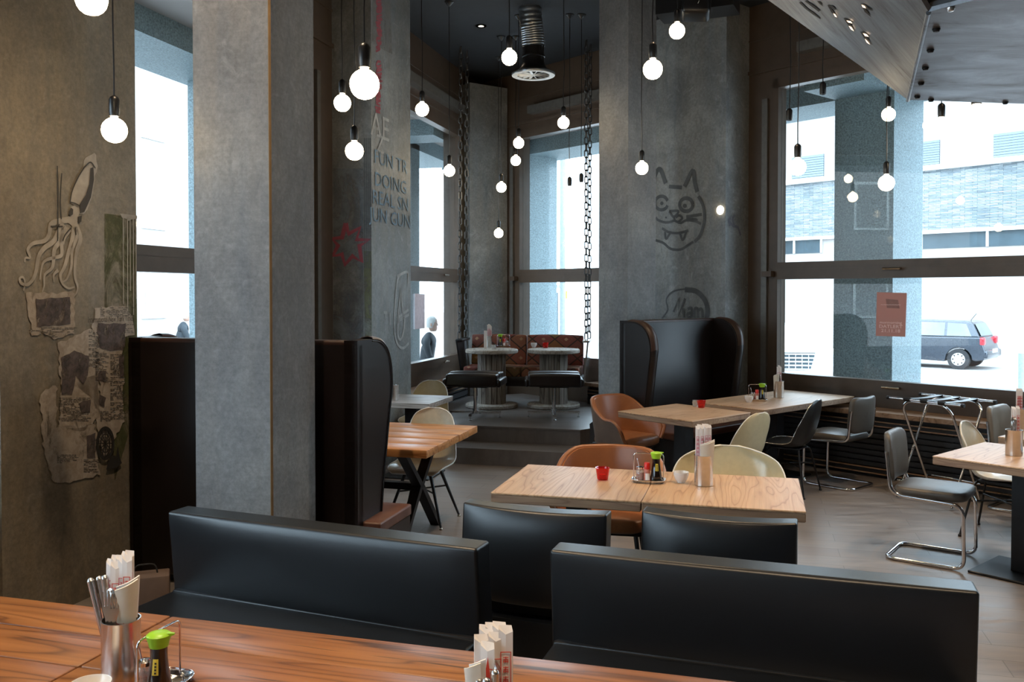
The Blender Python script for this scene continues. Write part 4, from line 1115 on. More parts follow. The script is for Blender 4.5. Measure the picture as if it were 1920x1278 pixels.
# ottoman stools on chrome pedestal
def ottoman(label, loc, rz):
    t = thing('leather_ottoman', label, 'stool', (loc[0], loc[1], .34), rz)
    Z = .43
    mb = MB().rbox((0, -.17, Z + .02), (.60, .17, .145), .05, 5, puff=.12).rbox((0, 0, Z + .03), (.60, .19, .145), .05, 5, puff=.12).rbox((0, .17, Z + .02), (.60, .17, .145), .05, 5, puff=.12)
    obj('cushion', mb, 'leather_dark', t, 60)
    for sx in (-1, 1):
        rows = [[(sx * (.30 + .03 * math.sin(math.pi * i / 8)), y, Z - .015 + .08 * i / 8) for i in range(9)] for y in (-.24, -.12, 0, .12, .24)]
        obj('side_bolster', MB().rbox((sx * .315, 0, Z - .01), (.05, .50, .09), .024, 4), 'leather_dark', t, 60)
    for y in (-.085, .085): obj('seam', MB().tube([(-.29, y, Z + .093), (.29, y, Z + .093)], .003, 5), 'leather_tan_edge', t, 50)
    obj('seat_plate', MB().box((0, 0, Z - .06), (.34, .34, .02)), 'black_metal', t)
    obj('stem', MB().cyl((0, 0, .06), (0, 0, Z - .05), .021, 14).cyl((0, 0, .04), (0, 0, .10), .034, 14), 'chrome', t, 40)
    for i in range(4):
        a = i * math.pi / 2 + R(90)
        d = Vector((math.cos(a), math.sin(a), 0))
        obj('foot_bar', MB().box(tuple(d * .16 + Vector((0, 0, .058))), (.29, .035, .022), a), 'chrome', t)
        obj('glide', MB().lathe([(.0, 0), (.016, 0), (.018, .008), (.008, .014), (.008, .045)], 10, tuple(d * .29)), 'chrome', t, 40)
    return t
ottoman('dark leather ottoman stool on chrome cross base in front of the left spool table', (-.43, 10.42), RZ2 * .6)
ottoman('dark leather ottoman stool on chrome cross base in front of the right spool table', (.49, 10.42), R(-1))

# hanging kilim sofa
sw_l, sw_r = D(878, 640, 12.0), D(1091, 640, 11.72)
d_ = (Vector(sw_r[:2]) - Vector(sw_l[:2])); SL_ = d_.length; rs = math.atan2(d_.y, d_.x)
t = thing('hanging_sofa', 'hanging sofa in red and brown kilim fabric on chains in the far corner', 'sofa', (sw_l.x + d_.x / 2, sw_l.y + d_.y / 2 - .15, .66), rs)
for s in (-1, 1):
    obj('back_cushion', MB().rbox((s * SL_ * .2475, .22, .37), (SL_ * .485, .12, .40), .035, 4, m=Matrix.Rotation(R(-6), 4, 'X'), puff=.06), 'kilim', t, 60)
    obj('seat_cushion', MB().rbox((s * SL_ * .2475, -.06, .115), (SL_ * .485, .52, .13), .04, 4, puff=.12), 'kilim', t, 60)
obj('seat_tray', MB().box((0, 0, .02), (SL_ + .02, .62, .05)), 'black_metal', t)
obj('front_rail', MB().rbox((0, -.30, .0), (SL_ + .02, .04, .13), .01, 2), 'leather_dark', t, 40)
for s in (-1, 1):
    mb = MB(); x = s * (SL_ / 2 + .02)
    pr = [(-.16, -.03), (.16, -.03), (.24, .50), (.20, .52), (-.22, .52), (-.26, .50)]
    x2 = x + s * .05; n = 6; top = s * .06
    vs = [(x + (top if p[1] > .1 else 0), p[0], p[1]) for p in pr] + [(x + s * .02 + (top if p[1] > .1 else 0), p[0], p[1]) for p in pr]
    fs = [tuple(range(n)), tuple(range(n, 2 * n))[::-1]] + [((i + 1) % n, i, n + i, n + (i + 1) % n) for i in range(n)]
    mb.add(vs, fs); mb.rbox((x + top - s * .015, 0, .515), (.09, .48, .03), .008, 2)
    obj('side_plate', mb, 'satin' if s > 0 else 'black_metal', t, 40)
SWM = Matrix.Translation(t.location) @ Matrix.Rotation(rs, 4, 'Z')
lk = MB()
pts = []
for i in range(16):
    a = 2 * math.pi * i / 16; x = .022 * math.cos(a); z = .022 * math.sin(a)
    pts.append((x, 0, z + (.028 if z > 0 else -.028)))
lk.tube(pts, .0078, 6, closed=True); link_me = lk.mesh('link', M['satin'], 60)
M['chain'] = plain('dark_steel_chain', (.10, .10, .10), .38, .85); link_me.materials[0] = M['chain']
def chain(label, bot, top):
    t = thing('suspension_chain', label, 'chain', bot)
    d = Vector(top) - Vector(bot); n = int(d.length / .082); ax = d.normalized()
    q = Vector((0, 0, 1)).rotation_difference(ax)
    for i in range(n):
        o = bpy.data.objects.new('link', link_me); COL.objects.link(o); o.parent = t
        o.location = ax * (d.length * (i + .5) / n)
        o.rotation_mode = 'QUATERNION'; tw = Matrix.Rotation(R(90) * (i % 2) + R(18) + R(10) * math.sin(i * .35), 4, 'Z').to_quaternion()
        o.rotation_quaternion = q @ tw
    return t
for s, nm in ((-1, 'left'), (1, 'right')):
    for yy, nm2 in ((-.20, 'front'), (.18, 'rear')):
        b0 = SWM @ Vector((s * (SL_ / 2 + .065), yy, .575)); b0.z = .66 + .575 + (0)
        chain('dark steel chain holding the %s %s corner of the hanging sofa' % (nm, nm2), (b0.x, b0.y, 1.20), (b0.x - s * .0 + (.02 if s < 0 else .0), b0.y + (-.08 if yy > 0 else .08), H_CEIL))

# ================================================================ TRAY STAND
ra = (G(1677, 898, 0) + G(1820, 910, 0)) / 2
rk = thing('folding_tray_stand', 'folding chrome tray stand with black straps by the window bench', 'tray stand', (3.70, 7.67, 0), R(-58))
for s in (-1, 1):
    for q in (-1, 1):
        # two crossing U frames: each U has top rail at y = q*.23 and feet at y = -q*.23
        x = s * (.25 if q > 0 else .225)
        if s > 0: continue
        w_ = .25 if q > 0 else .225
        path = rounded([Vector((-w_, -q * .23, .012)), Vector((-w_, q * .0, .44)), Vector((-w_, q * .2, .80)), Vector((-w_ + .06, q * .225, .86)), Vector((w_ - .06, q * .225, .86)), Vector((w_, q * .2, .80)), Vector((w_, 0, .44)), Vector((w_, -q * .23, .012))], .05, 5)
        obj('leg_frame', MB().tube(path, .0115, 10), 'chrome', rk, 60)
        obj('foot_bar', MB().cyl((-w_, -q * .23, .16), (w_, -q * .23, .16), .008, 8), 'chrome', rk, 60)
        obj('top_rail', MB().cyl((-.34, q * .235, .875), (.34, q * .235, .875), .0125, 12), 'chrome', rk, 60)
        for e in (-1, 1): obj('end_cap', MB().cyl((e * .33, q * .235, .875), (e * .355, q * .235, .875), .0155, 12), 'black', rk, 60)
for x in (-.16, 0, .16):
    rows = [[(x + dx, -.252 + .504 * i / 10, .878 + (.012 if i in (0, 10) else .010) - .012 * math.sin(math.pi * i / 10)) for i in range(11)] for dx in (-.03, .03)]
    mb = MB().grid(rows, .003)
    for q in (-1, 1): mb.add([(x + dx, q * .235 + .0165 * math.cos(a * R(45)), .875 + .0165 * math.sin(a * R(45))) for dx in (-.03, .03) for a in range(8)], [(i, (i + 1) % 8, 8 + (i + 1) % 8, 8 + i) for i in range(8)])
    obj('strap', mb, 'black', rk, 40)

# ================================================================ TABLEWARE
def cup(label, p, h=.165, r=.05, ribs=False):
    t = thing('cutlery_cup', label, 'cutlery cup', p)
    obj('cup_wall', MB().lathe([(0, 0), (r - .003, 0), (r, .003), (r, h - .003), (r + .0015, h), (r - .002, h), (r - .003, .006), (0, .006)], 40), 'satin', t, 40)
    return t
rnd = random.Random(3)
def sleeve(p, ang, tilt, label, grp, hh=.235, wd=.032, z0=.012, colr='red_ink', detail=True):
    t = thing('chopstick_sleeve', label, 'chopsticks', p, ang, grp)
    t.rotation_euler = (tilt, 0, ang)
    b = MB(); th = .006
    b.add([(-wd / 2, -th / 2, z0), (wd / 2, -th / 2, z0), (wd / 2, th / 2, z0), (-wd / 2, th / 2, z0), (-wd / 2, -th / 2, hh), (wd / 2, -th / 2, hh - .006), (wd / 2 - .003, th / 2, hh + .006), (-wd / 2, th / 2, hh + .008),
           (0, -th / 2 - .002, hh - .012), (0, -th / 2 - .002, z0)],
          [(0, 9, 8, 4), (9, 1, 5, 8), (1, 2, 6, 5), (2, 3, 7, 6), (3, 0, 4, 7), (4, 8, 5, 6, 7), (3, 2, 1, 9, 0)])
    obj('paper', b, 'paper', t)
    if detail:
        b = MB(); y = -th / 2 - .0032; a, w2 = .004, wd / 2 - .004; zb, zt = z0 + .02, hh - .05
        for x0, x1, z_0, z_1 in ((-w2, -w2 + .0018, zb, zt), (w2 - .0018, w2, zb, zt), (-w2, w2, zt - .0018, zt)): b.box(((x0 + x1) / 2, y, (z_0 + z_1) / 2), (x1 - x0, .0006, z_1 - z_0))
        for k in range(5):
            zz = zt - .018 - k * .022
            b.box((0, y, zz + .005), (.012, .0006, .0016)); b.box((0, y, zz + .0005), (.010, .0006, .0014)); b.box((0, y, zz - .004), (.012, .0006, .0014)); b.box((0, y, zz), (.0018, .0006, .014)); b.box((-.0045, y, zz - .003), (.0014, .0006, .009)); b.box((.0048, y, zz - .003), (.0014, .0006, .009))
        obj('print', b, colr, t)
    return t
def napkin(p, ang, label, grp=None, hh=.215, wd=.085):
    t = thing('paper_napkin', label, 'napkin', p, ang, grp)
    rows = []
    for i in range(6):
        z = .05 + (hh - .05) * i / 5
        rows.append([(x / 4 * wd / 2 * (.8 + .2 * i / 5), -.006 * math.cos(x / 4 * 1.4) * (1 + i / 3) - .010 * (i / 5), z + (.012 * (x / 4) if i == 5 else 0)) for x in range(-4, 5)])
    obj('fold', MB().grid(rows, .004), 'napkin', t, 60)
    obj('fold', MB().grid([[(a + .004, b_ + .012, c_ + .006) for a, b_, c_ in r] for r in rows], .004), 'paper', t, 60)
    return t
def fork(p, ang, tilt, label, grp, kind='fork', L_=.215):
    nm = {'fork': 'fork', 'spoon': 'spoon', 'knife': 'knife'}[kind]
    t = thing(nm, label, nm, p, ang, grp); t.rotation_euler = (tilt, 0, ang)
    # handle down inside the cup unless knife; head up
    def flat(pts, y=lambda z: 0.):
        rows = [[(-w_, y(z) , z) for (w_, z) in pts], [(0, y(z) - .0012, z) for (w_, z) in pts], [(w_, y(z), z) for (w_, z) in pts]]
        return MB().grid(rows, .0022)
    if kind == 'fork':
        obj('handle', flat([(.010, .0), (.011, .03), (.006, .09), (.005, L_ - .075), (.009, L_ - .06), (.0125, L_ - .05), (.0125, L_ - .04)]), 'satin', t, 60)
        mb = MB()
        for i in range(4):
            x = -.0105 + i * .007; mb.box((x, 0, L_ - .022), (.0035, .002, .045))
        obj('tines', mb, 'satin', t)
    elif kind == 'spoon':
        obj('handle', flat([(.010, .0), (.011, .02), (.006, .06), (.005, L_ - .06), (.006, L_ - .05)]), 'satin', t, 60)
        rows = [[(math.sin(math.pi * min(1, (i + .3) / 10.6)) ** .6 * .019 * x / 4, -.008 * math.sin(math.pi * i / 10) * (1 - (x / 4) ** 2), L_ - .055 + .058 * i / 10) for x in range(-4, 5)] for i in range(11)]
        obj('bowl', MB().grid(rows, .0014), 'satin', t, 60)
    else:
        obj('handle', MB().tube(rounded([Vector((0, 0, .09)), Vector((0, 0, L_))], .01), .007, 8, r2=.0095).lathe([(.0095, 0), (.007, .006), (0, .009)], 10, (0, 0, L_ - .001), cap=False), 'satin', t, 60)
        obj('blade', MB().box((0, 0, .055), (.016, .0018, .09)), 'satin', t)
    return t
def bowls(label, p, r=.045, n=2, grp=None):
    out = []
    for i in range(n):
        t = thing('dip_bowl', label[i] if isinstance(label, (list, tuple)) else label, 'bowl', (p[0], p[1], p[2] + i * .011), 0, grp)
        obj('bowl_body', MB().lathe([(0, 0), (r * .5, 0), (r * .52, .004), (r * .78, .018), (r * .97, .040), (r, .048), (r * .965, .048), (r * .93, .040), (r * .74, .021), (r * .45, .0085), (0, .0085)], 36), 'porcelain', t, 50)
        out.append(t)
    return out
def candle(label, p, s=1.):
    t = thing('tealight_glass', label, 'candle glass', p)
    obj('glass_cup', MB().lathe([(0, 0), (.026 * s, 0), (.031 * s, .006), (.039 * s, .062 * s), (.041 * s, .068 * s), (.037 * s, .068 * s), (.034 * s, .060 * s), (.027 * s, .012), (0, .012)], 32), 'red_glass', t, 50)
    obj('tealight', MB().lathe([(0, .0135), (.019 * s, .0135), (.019 * s, .030), (0, .030)], 24), 'candle_wax', t, 40)
    return t
def soy(label, p, rz=0.):
    t = thing('soy_bottle', label, 'bottle', p, rz)
    obj('bottle_body', MB().lathe([(0, 0), (.030, 0), (.033, .004), (.031, .03), (.024, .075), (.0215, .10), (.0215, .128), (0, .128)], 32), 'soy', t, 50)
    mb = MB().lathe([(.0, .126), (.024, .126), (.027, .140), (.030, .148), (.031, .156), (.026, .160), (.012, .1625), (0, .163)], 28)
    mb.add([(.022, -.008, .150), (.022, .008, .150), (.022, .008, .161), (.022, -.008, .161), (.041, -.003, .156), (.041, .003, .156), (.041, .003, .160), (.041, -.003, .160)], [(0, 1, 2, 3), (7, 6, 5, 4), (0, 4, 5, 1), (1, 5, 6, 2), (2, 6, 7, 3), (3, 7, 4, 0)])
    obj('pour_cap', mb, 'green_cap', t, 50)
    rows = [[(.0255 * math.cos(a * R(8)) - 0, .0255 * math.sin(a * R(8)), z) for a in range(-3, 4)] for z in (.055, .105)]
    def ra_(z): return .033 if z < .02 else (.0275 if z < .055 else .0228 + (.0265 - .0228) * (.1 - z) / .045 if z < .1 else .0222)
    rows = [[((.0275 - (z - .06) * .12) * math.sin(a * R(9)), -(.0275 - (z - .06) * .12) * math.cos(a * R(9)), z) for a in range(-2, 3)] for z in (.06, .075, .09, .10)]
    obj('label', MB().grid(rows, -.0006), 'label_yellow', t, 60)
    mb = MB()
    for z in (.066, .074, .082, .090): mb.box((.001, -(.0275 - (z - .06) * .12) - .0012, z), (.005, .0006, .0045))
    obj('print', mb, 'ink', t)
    return t
def shaker(label, p, rz=0., z=0):
    t = thing('spice_shaker', label, 'shaker', p, rz)
    obj('jar', MB().lathe([(0, 0), (.0165, 0), (.0175, .003), (.0175, .062), (.015, .068), (0, .068)], 24), 'label_red', t, 50)
    obj('cap', MB().lathe([(0, .067), (.0165, .067), (.0165, .098), (.014, .102), (0, .102)], 24), 'red_cap', t, 50)
    rows = [[(.0182 * math.sin(a * R(14)), -.0182 * math.cos(a * R(14)), z) for a in range(-3, 4)] for z in (.008, .045)]
    obj('label', MB().grid(rows, -.0005), 'paper', t, 60)
    return t
def jar(label, p, rz=0.):
    t = thing('chilli_jar', label, 'jar', p, rz)
    obj('glass', MB().lathe([(.0, .0), (.023, 0), (.025, .004), (.025, .050), (.021, .057), (.0195, .062)], 24, cap=False), 'clear_glass', t, 50)
    obj('chilli_oil', MB().lathe([(0, .003), (.0225, .003), (.0235, .006), (.0235, .038), (0, .040)], 24), 'chili', t, 50)
    obj('lid', MB().lathe([(0, .062), (.021, .062), (.021, .072), (.008, .077), (0, .078)], 24), 'chrome', t, 50)
    obj('spoon_handle', MB().cyl((.005, 0, .02), (-.018, .0, .118), .0022, 8), 'chrome', t, 50)
    return t
def caddy(label, p, rz):
    t = thing('condiment_caddy', label, 'caddy', p, rz)
    out = []; 
    def sup(rx, ry, z, n=28): return [Vector((rx * (abs(math.cos(a)) ** .55) * (1 if math.cos(a) > 0 else -1), ry * (abs(math.sin(a)) ** .55) * (1 if math.sin(a) > 0 else -1), z)) for a in [2 * math.pi * (i + .5) / n for i in range(n)]]
    a, b_, c_ = sup(.082, .050, .0), sup(.092, .060, .018), sup(.078, .048, .006)
    n = len(a); mb = MB(); mb.add([*a, *b_, *c_], [(i, (i + 1) % n, n + (i + 1) % n, n + i) for i in range(n)] + [(n + i, n + (i + 1) % n, 2 * n + (i + 1) % n, 2 * n + i) for i in range(n)] + [tuple(range(2 * n, 3 * n)), tuple(range(n))[::-1]])
    obj('tray', mb, 'chrome', t, 60)
    obj('tray_rim', MB().tube(b_, .0022, 6, closed=True), 'chrome', t, 60)
    obj('handle', MB().tube(rounded([Vector((-.082, 0, .012)), Vector((-.082, 0, .158)), Vector((.082, 0, .158)), Vector((.082, 0, .012))], .02, 5), .0032, 8), 'chrome', t, 60)
    return t
def tset(p, rz): return Matrix.Translation(Vector(p)) @ Matrix.Rotation(rz, 4, 'Z')
def caddy_set(where, p, rz, flip=1, pos=None):
    caddy('chrome condiment caddy with wire handle on %s' % where, p, rz)
    T_ = tset(p, rz); zz = .008
    q = pos or ((.042 * flip, -.005), (-.006 * flip, -.016), (-.046 * flip, .004))
    soy('dark soy sauce bottle with lime green cap on %s' % where, T_ @ Vector((*q[0], zz)), 0.)
    shaker('small spice shaker with red cap on %s' % where, T_ @ Vector((*q[1], zz)))
    jar('chilli jar with spoon in the caddy on %s' % where, T_ @ Vector((*q[2], zz)))
    
# ---- foreground left set
ZT = .7505
pc = Vector((-1.062, 2.40, ZT))
FGL = 'the pine table at bottom left'
cup('steel cutlery cup with forks on %s' % FGL, pc)
g = 'paper chopstick sleeves in the bottom left cup'
lab = 'white paper chopstick sleeve with red print in the bottom left cutlery cup'
for i, (dx, dy, hh) in enumerate(((-.020, .028, .325), (-.008, .030, .335), (.004, .031, .335), (.016, .028, .345), (.027, .022, .350), (-.004, .018, .320), (.012, .017, .335), (.025, .012, .34))):
    sleeve(pc + Vector((dx * 1.15 - .016, dy * .9, 0)), R(-10 + 8 * (i % 3)), R(-1), ('leftmost chopstick sleeve', 'second chopstick sleeve from the left', 'third chopstick sleeve from the left', 'fourth chopstick sleeve from the left', 'tallest chopstick sleeve at the right', 'front left chopstick sleeve', 'front middle chopstick sleeve', 'front right chopstick sleeve')[i] + ' in the bottom left cutlery cup', g, hh=hh - .014, wd=.027, colr='red_ink' if i % 2 else 'pink_ink')
napkin(pc + Vector((.022, -.014, .112)), R(22), 'folded cream paper napkin in the bottom left cutlery cup', hh=.155, wd=.055)
for i, (dx, dy, ang, tl, kd, ll) in enumerate(((-.022, -.004, -95, 13, 'knife', .265), (-.016, .010, -90, 10, 'knife', .265), (-.016, -.012, -80, 4, 'knife', .272))):
    fork(pc + Vector((dx, dy, .01)), R(ang), R(tl), ('knife handle leaning left in the bottom left cutlery cup' if i < 2 else 'thick knife handle standing upright at the middle of the bottom left cutlery cup'), 'knives in the bottom left cup' if i < 2 else None, kd, ll)
for i, (dx, dy, tl, ll) in enumerate(((-.022, -.044, 0, .240), (-.012, -.048, 0, .243), (-.001, -.050, 0, .236))):
    fork(pc + Vector((dx, dy + .012, .01)), R(10 + i * 6), R(tl), 'fork with tines up in the bottom left cutlery cup', 'forks in the bottom left cup', 'fork', ll)
fork(pc + Vector((-.008, -.018, .01)), R(-20), R(3), 'spoon standing behind the forks in the bottom left cutlery cup', None, 'spoon', .245)
bowls(['lower white dip bowl of the stack at the bottom left', 'upper white dip bowl of the stack at the bottom left'], (-1.072, 2.245, ZT), .050)
caddy_set(FGL, (-.932, 2.335, ZT), R(72), 1, ((-.038, -.030), (.030, .026), (-.018, .032)))
# ---- foreground centre cup
p2 = Vector((-.042, 1.965, ZT))
cup('steel cutlery cup at the bottom centre edge of the picture', p2)
g = 'paper chopstick sleeves in the bottom centre cup'; lab = 'white paper chopstick sleeve with red characters at the bottom centre'
for i, (dx, dy, hh, ang) in enumerate(((.028, .006, .300, 2), (.014, .018, .303, -4), (-.002, .022, .300, 5), (-.016, .018, .296, -3), (-.026, .004, .280, 12), (.006, .004, .285, 6), (-.012, -.008, .268, -14))):
    sleeve(p2 + Vector((dx, dy, 0)), R(ang), R(-.5), ('rightmost white chopstick sleeve with red characters at the bottom centre', 'white chopstick sleeve just left of the rightmost one at the bottom centre', 'tall white chopstick sleeve at the middle back of the bottom centre cup', 'white chopstick sleeve left of the middle back one, bottom centre cup', 'leftmost sleeve with pink print in the bottom centre cup', 'shorter white chopstick sleeve in the middle of the bottom centre cup', 'front short sleeve with a red pennant in the bottom centre cup')[i], g, hh=hh, wd=.032, colr='red_ink' if i != 4 else 'pink_ink')
pn = MB(); pn.add([(-.012, -.0075, .16), (.014, -.0075, .155), (.002, -.0075, .245)], [(0, 1, 2)]); pn.add([(-.012, -.0075, .16), (.0, -.0075, .07), (.014, -.0075, .155)], [(0, 1, 2)])
obj('red_pennant', pn, 'red_ink', [o for o in bpy.data.objects if o.get('label', '').startswith('front short sleeve')][0])
napkin(p2 + Vector((-.036, .0, 0)), R(-40), 'white folded napkin at the left of the bottom centre cup', hh=.225, wd=.045)
for i, (dx, dy, ang, tl, kd, ll) in enumerate(((-.016, -.030, 10, 4, 'knife', .195), (.006, -.030, -5, 3, 'knife', .212), (-.034, -.012, 20, 3, 'knife', .185))):
    fork(p2 + Vector((dx, dy, .01)), R(ang), R(tl), 'steel knife handle in the bottom centre cup', 'knives in the bottom centre cup', kd, ll)
for i, (dx, dy, tl, ll) in enumerate(((.030, -.012, -7, .222), (.036, .004, -8, .224))):
    fork(p2 + Vector((dx, dy, .01)), R(90), R(tl), 'steel spoon leaning right in the bottom centre cup', 'spoons in the bottom centre cup', 'spoon', ll)
# ---- middle table
mw = 'the middle ash table'
candle('red tealight glass on the middle ash table', D(1130, 900, 4.98) * 1 + Vector((0, 0, ZT - D(1130, 900, 4.98).z)))
def onT(x, y, z=ZT): return G(x, y, z)
caddy_set(mw, onT(1216, 903), rzm, 1)
bowls(['lower white dip bowl of the stack on the middle ash table', 'upper white dip bowl of the stack on the middle ash table'], onT(1277, 904), .042)
pm = onT(1319, 909)
cup('steel cutlery cup on the middle ash table', pm)
for i, (dx, dy, hh) in enumerate(((-.028, .006, .315), (-.018, .018, .322), (-.006, .02, .318), (.006, .02, .325), (.018, .016, .325), (.028, .006, .322), (-.008, .0, .318), (.012, .0, .322))):
    sleeve(pm + Vector((dx * 1.12, dy, 0)), R(-6 + 5 * (i % 4)), 0, 'paper chopstick sleeve in the steel cup on the middle ash table', 'sleeves in the middle table cup', hh=hh, wd=.024, colr='pink_ink')
napkin(pm + Vector((.010, -.024, .02)), R(8), 'folded cream napkin in front of the sleeves on the middle ash table', hh=.215, wd=.078)
for i in range(2): fork(pm + Vector((-.032, -.006 + i * .014, .01)), R(90), R(7 + i * 3), 'fork leaning left in the cup on the middle ash table', 'forks in the middle table cup', 'fork', .235)
# ---- back right tables
candle('red tealight glass on the ash table in front of the highback booth', onT(1315, 764))
tq = thing('small_glass', 'small clear glass left of the red candle on the booth table', 'glass', onT(1304, 762)); obj('glass_cup', MB().lathe([(0, 0), (.022, 0), (.027, .06), (.025, .06), (.02, .006), (0, .006)], 20), 'clear_glass', tq, 50)
lw = 'the long ash table by the window'
caddy_set(lw, onT(1420, 751), R(-8), 1)
bowls(['lower white dip bowl on the long ash table by the window', 'upper white dip bowl on the long ash table by the window'], onT(1404, 754), .042)
pw_ = onT(1460, 745)
cup('steel cutlery cup on the long ash table by the window', pw_)
for i, (dx, dy, hh) in enumerate(((-.006, .01, .30), (.006, .015, .315), (.016, .005, .305))):
    sleeve(pw_ + Vector((dx, dy, 0)), 0, 0, 'pinkish chopstick sleeve in the cup on the long window table', 'sleeves in the window table cup', hh=hh, wd=.024, colr='pink_ink')
napkin(pw_ + Vector((-.03, -.01, .03)), R(-15), 'white napkin leaning left in the cup on the long window table', hh=.20, wd=.05)
fork(pw_ + Vector((.028, -.01, .01)), R(-80), R(6), 'spoon leaning right in the cup on the long window table', None, 'spoon', .22)
# ---- right edge table
pr_ = onT(1901, 853)
cup('brushed steel cutlery cup on the right edge table', pr_)
for i, (dx, dy, hh) in enumerate(((.012, .01, .30), (.022, .0, .31), (.004, .018, .305), (.028, .012, .30))):
    sleeve(pr_ + Vector((dx, dy, 0)), R(4), 0, 'chopstick sleeve in the cup on the right edge table', 'sleeves in the right edge cup', hh=hh, wd=.026, colr='red_ink')
for i in range(2): fork(pr_ + Vector((-.030 + i * .012, -.008 + i * .01, .01)), R(80), R(3), 'spoon with its bowl up in the cup on the right edge table', 'spoons in the right edge cup', 'spoon', .235)
fork(pr_ + Vector((-.006, -.012, .01)), R(0), R(2), 'knife handle in the cup on the right edge table', None, 'knife', .225)
caddy('chrome condiment caddy cut by the right picture edge', pr_ + Vector((.17, -.02, 0)), RZF)
p5 = onT(1912, 806)
cup('steel cutlery cup on the farther right edge table', p5)
for i in range(3): sleeve(p5 + Vector((-.012 + i * .012, .01, 0)), 0, 0, 'chopstick sleeve in the cup on the farther right edge table', 'sleeves in the farther right cup', hh=.31, wd=.024)
# ---- grey table item
p6 = Vector((gcn.x - .175, gcn.y - .12, ZT)); cup('steel cutlery cup on the grey table, mostly hidden by the booth', p6, .15)
# ---- spool tables
ZS = .34 + .7405
def onS(x, y): return G(x, y, ZS)
ps = onS(917, 651)
cup('steel cutlery cup on the left spool table', ps, .15, .042)
for i, (dx, hh) in enumerate(((-.014, .29), (0, .30), (.014, .29), (.024, .275))): sleeve(ps + Vector((dx, .006, 0)), 0, 0, 'chopstick sleeve in the cup on the left spool table', 'sleeves in the left spool table cup', hh=hh, wd=.024, colr='pink_ink')
mc = thing('menu_card', 'narrow white menu card standing on the left spool table', 'menu', onS(910, 653)); obj('card', MB().box((0, 0, .115), (.035, .004, .23), R(12)), 'paper', mc)
obj('card', MB().box((.006, .012, .113), (.035, .003, .226), R(30)), 'paper', mc)
sp_c = onS(944, 650)
caddy_set('the left spool table', sp_c, R(3), -1)
tq = thing('small_glass', 'small glass tumbler at the front of the left spool table', 'glass', onS(926, 654)); obj('glass_cup', MB().lathe([(0, 0), (.026, 0), (.031, .055), (.028, .055), (.024, .006), (0, .006)], 20), 'clear_glass', tq, 50)
bowls(['lower white dip bowl on the right spool table', 'upper white dip bowl on the right spool table'], onS(1001, 651), .042)
candle('red tealight glass on the right spool table', onS(1023, 652), 1.05)

# ================================================================ LAMPS
sock_me = MB().lathe([(0, .108), (.008, .105), (.020, .096), (.026, .084), (.0265, .02), (.024, .008), (.0245, 0), (.018, 0), (.018, .03), (0, .03)], 20).mesh('socket', M['black'], 40)
bulb_me = MB().lathe([(0, -.1335), (.012, -.1325), (.030, -.127), (.045, -.1155), (.056, -.0995), (.0615, -.081), (.0625, -.070), (.0605, -.053), (.053, -.036), (.041, -.022), (.028, -.0135), (.0185, -.009), (.0165, 0.), (.0165, .012), (0, .012)], 28).mesh('bulb', M['bulb'], 60)
cup_me = MB().lathe([(0, 0), (.05, 0), (.05, -.008), (.012, -.05), (0, -.052)], 20).mesh('ceiling_rose', M['black'], 40)
def lamp(label, x, y, Y, lit=True, group=None, sw=0.):
    """x,y: centre of the globe (or of the empty socket)"""
    c = D(x, y, Y); zs = c.z + .070 if lit else c.z - .045
    t = thing('pendant_lamp', label, 'pendant lamp', (c.x, c.y, zs), 0, group)
    def lk_(me, nm, z=0, smooth=None):
        o = bpy.data.objects.new(nm, me); COL.objects.link(o); o.parent = t; o.location = (0, 0, z); return o
    lk_(sock_me, 'socket')
    if lit: lk_(bulb_me, 'bulb')
    top = H_CEIL - zs
    rr = random.Random(int(x))
    path = [Vector((0, 0, .10)), Vector((.004 * rr.uniform(-1, 1), 0, .25)), Vector((.012 * rr.uniform(-1, 1), 0, .5)), Vector((.006 * rr.uniform(-1, 1), 0, .8 if top > 1 else top * .8)), Vector((0, 0, top))]
    if top < .9: path = [Vector((0, 0, .1)), Vector((0, 0, top))]
    obj('cord', MB().tube(path, .0042, 6), 'black', t, 60)
    lk_(cup_me, 'ceiling_rose', top)
    return t
dia = .125
def dp_(px): return F * dia / px
LM = [(171.5, -1, 57, 'lit globe bulb cut by the top edge at far left'), (214.5, 244, 46, 'lit globe bulb hanging in front of the squid pier'),
      (683.5, 158, 55, 'largest lit globe bulb, hanging before the red scrawl on the graffiti pier'), (642, 193, 31.5, 'lit globe bulb just left of the largest bulb'),
      (664.5, 283, 34, 'lit globe bulb below the largest bulb, before the graffiti pier'), (791.5, 205, 25, 'lit globe bulb above the narrow left window'),
      (842.5, 320, 21, 'lit globe bulb beside the left chain of the hanging sofa'), (955, 107.5, 29, 'lit globe bulb beside the round ceiling air diffuser'),
      (972.5, 268, 20, 'upper of two close lit bulbs at the left frame of the window behind the sofa'), (967, 301, 18.5, 'lower of two close lit bulbs at the left frame of the window behind the sofa'),
      (940, 351, 18.5, 'lit globe bulb at mid height before the far corner column'), (935, 437, 17, 'lowest lit bulb, before the far corner column'),
      (1056.5, 230, 22, 'lit globe bulb at the blind casing above the window behind the sofa'), (1224, 130, 36, 'large lit bulb at the gap between the pale column and the cat face pier'),
      (1269.5, 58, 29, 'lit globe bulb beneath the black loudspeaker'), (1203.5, 315, 22, 'small lit bulb in front of the pale column'),
      (1354.5, 394, 21, 'lit bulb on a long cord right of the cat face'), (1495.5, 313, 31, 'lit bulb hanging before the left part of the big window'),
      (1666, 214.5, 24.5, 'lit bulb near the corner of the zinc canopy, upper of two on the granite pillar'), (1662, 343, 29, 'lower lit bulb in front of the dark granite pillar'),
      (1830.5, 221.5, 46, 'large lit bulb just below the zinc canopy at right'), (1765, 237, 31, 'lit bulb washed out against the bright window under the zinc canopy')]
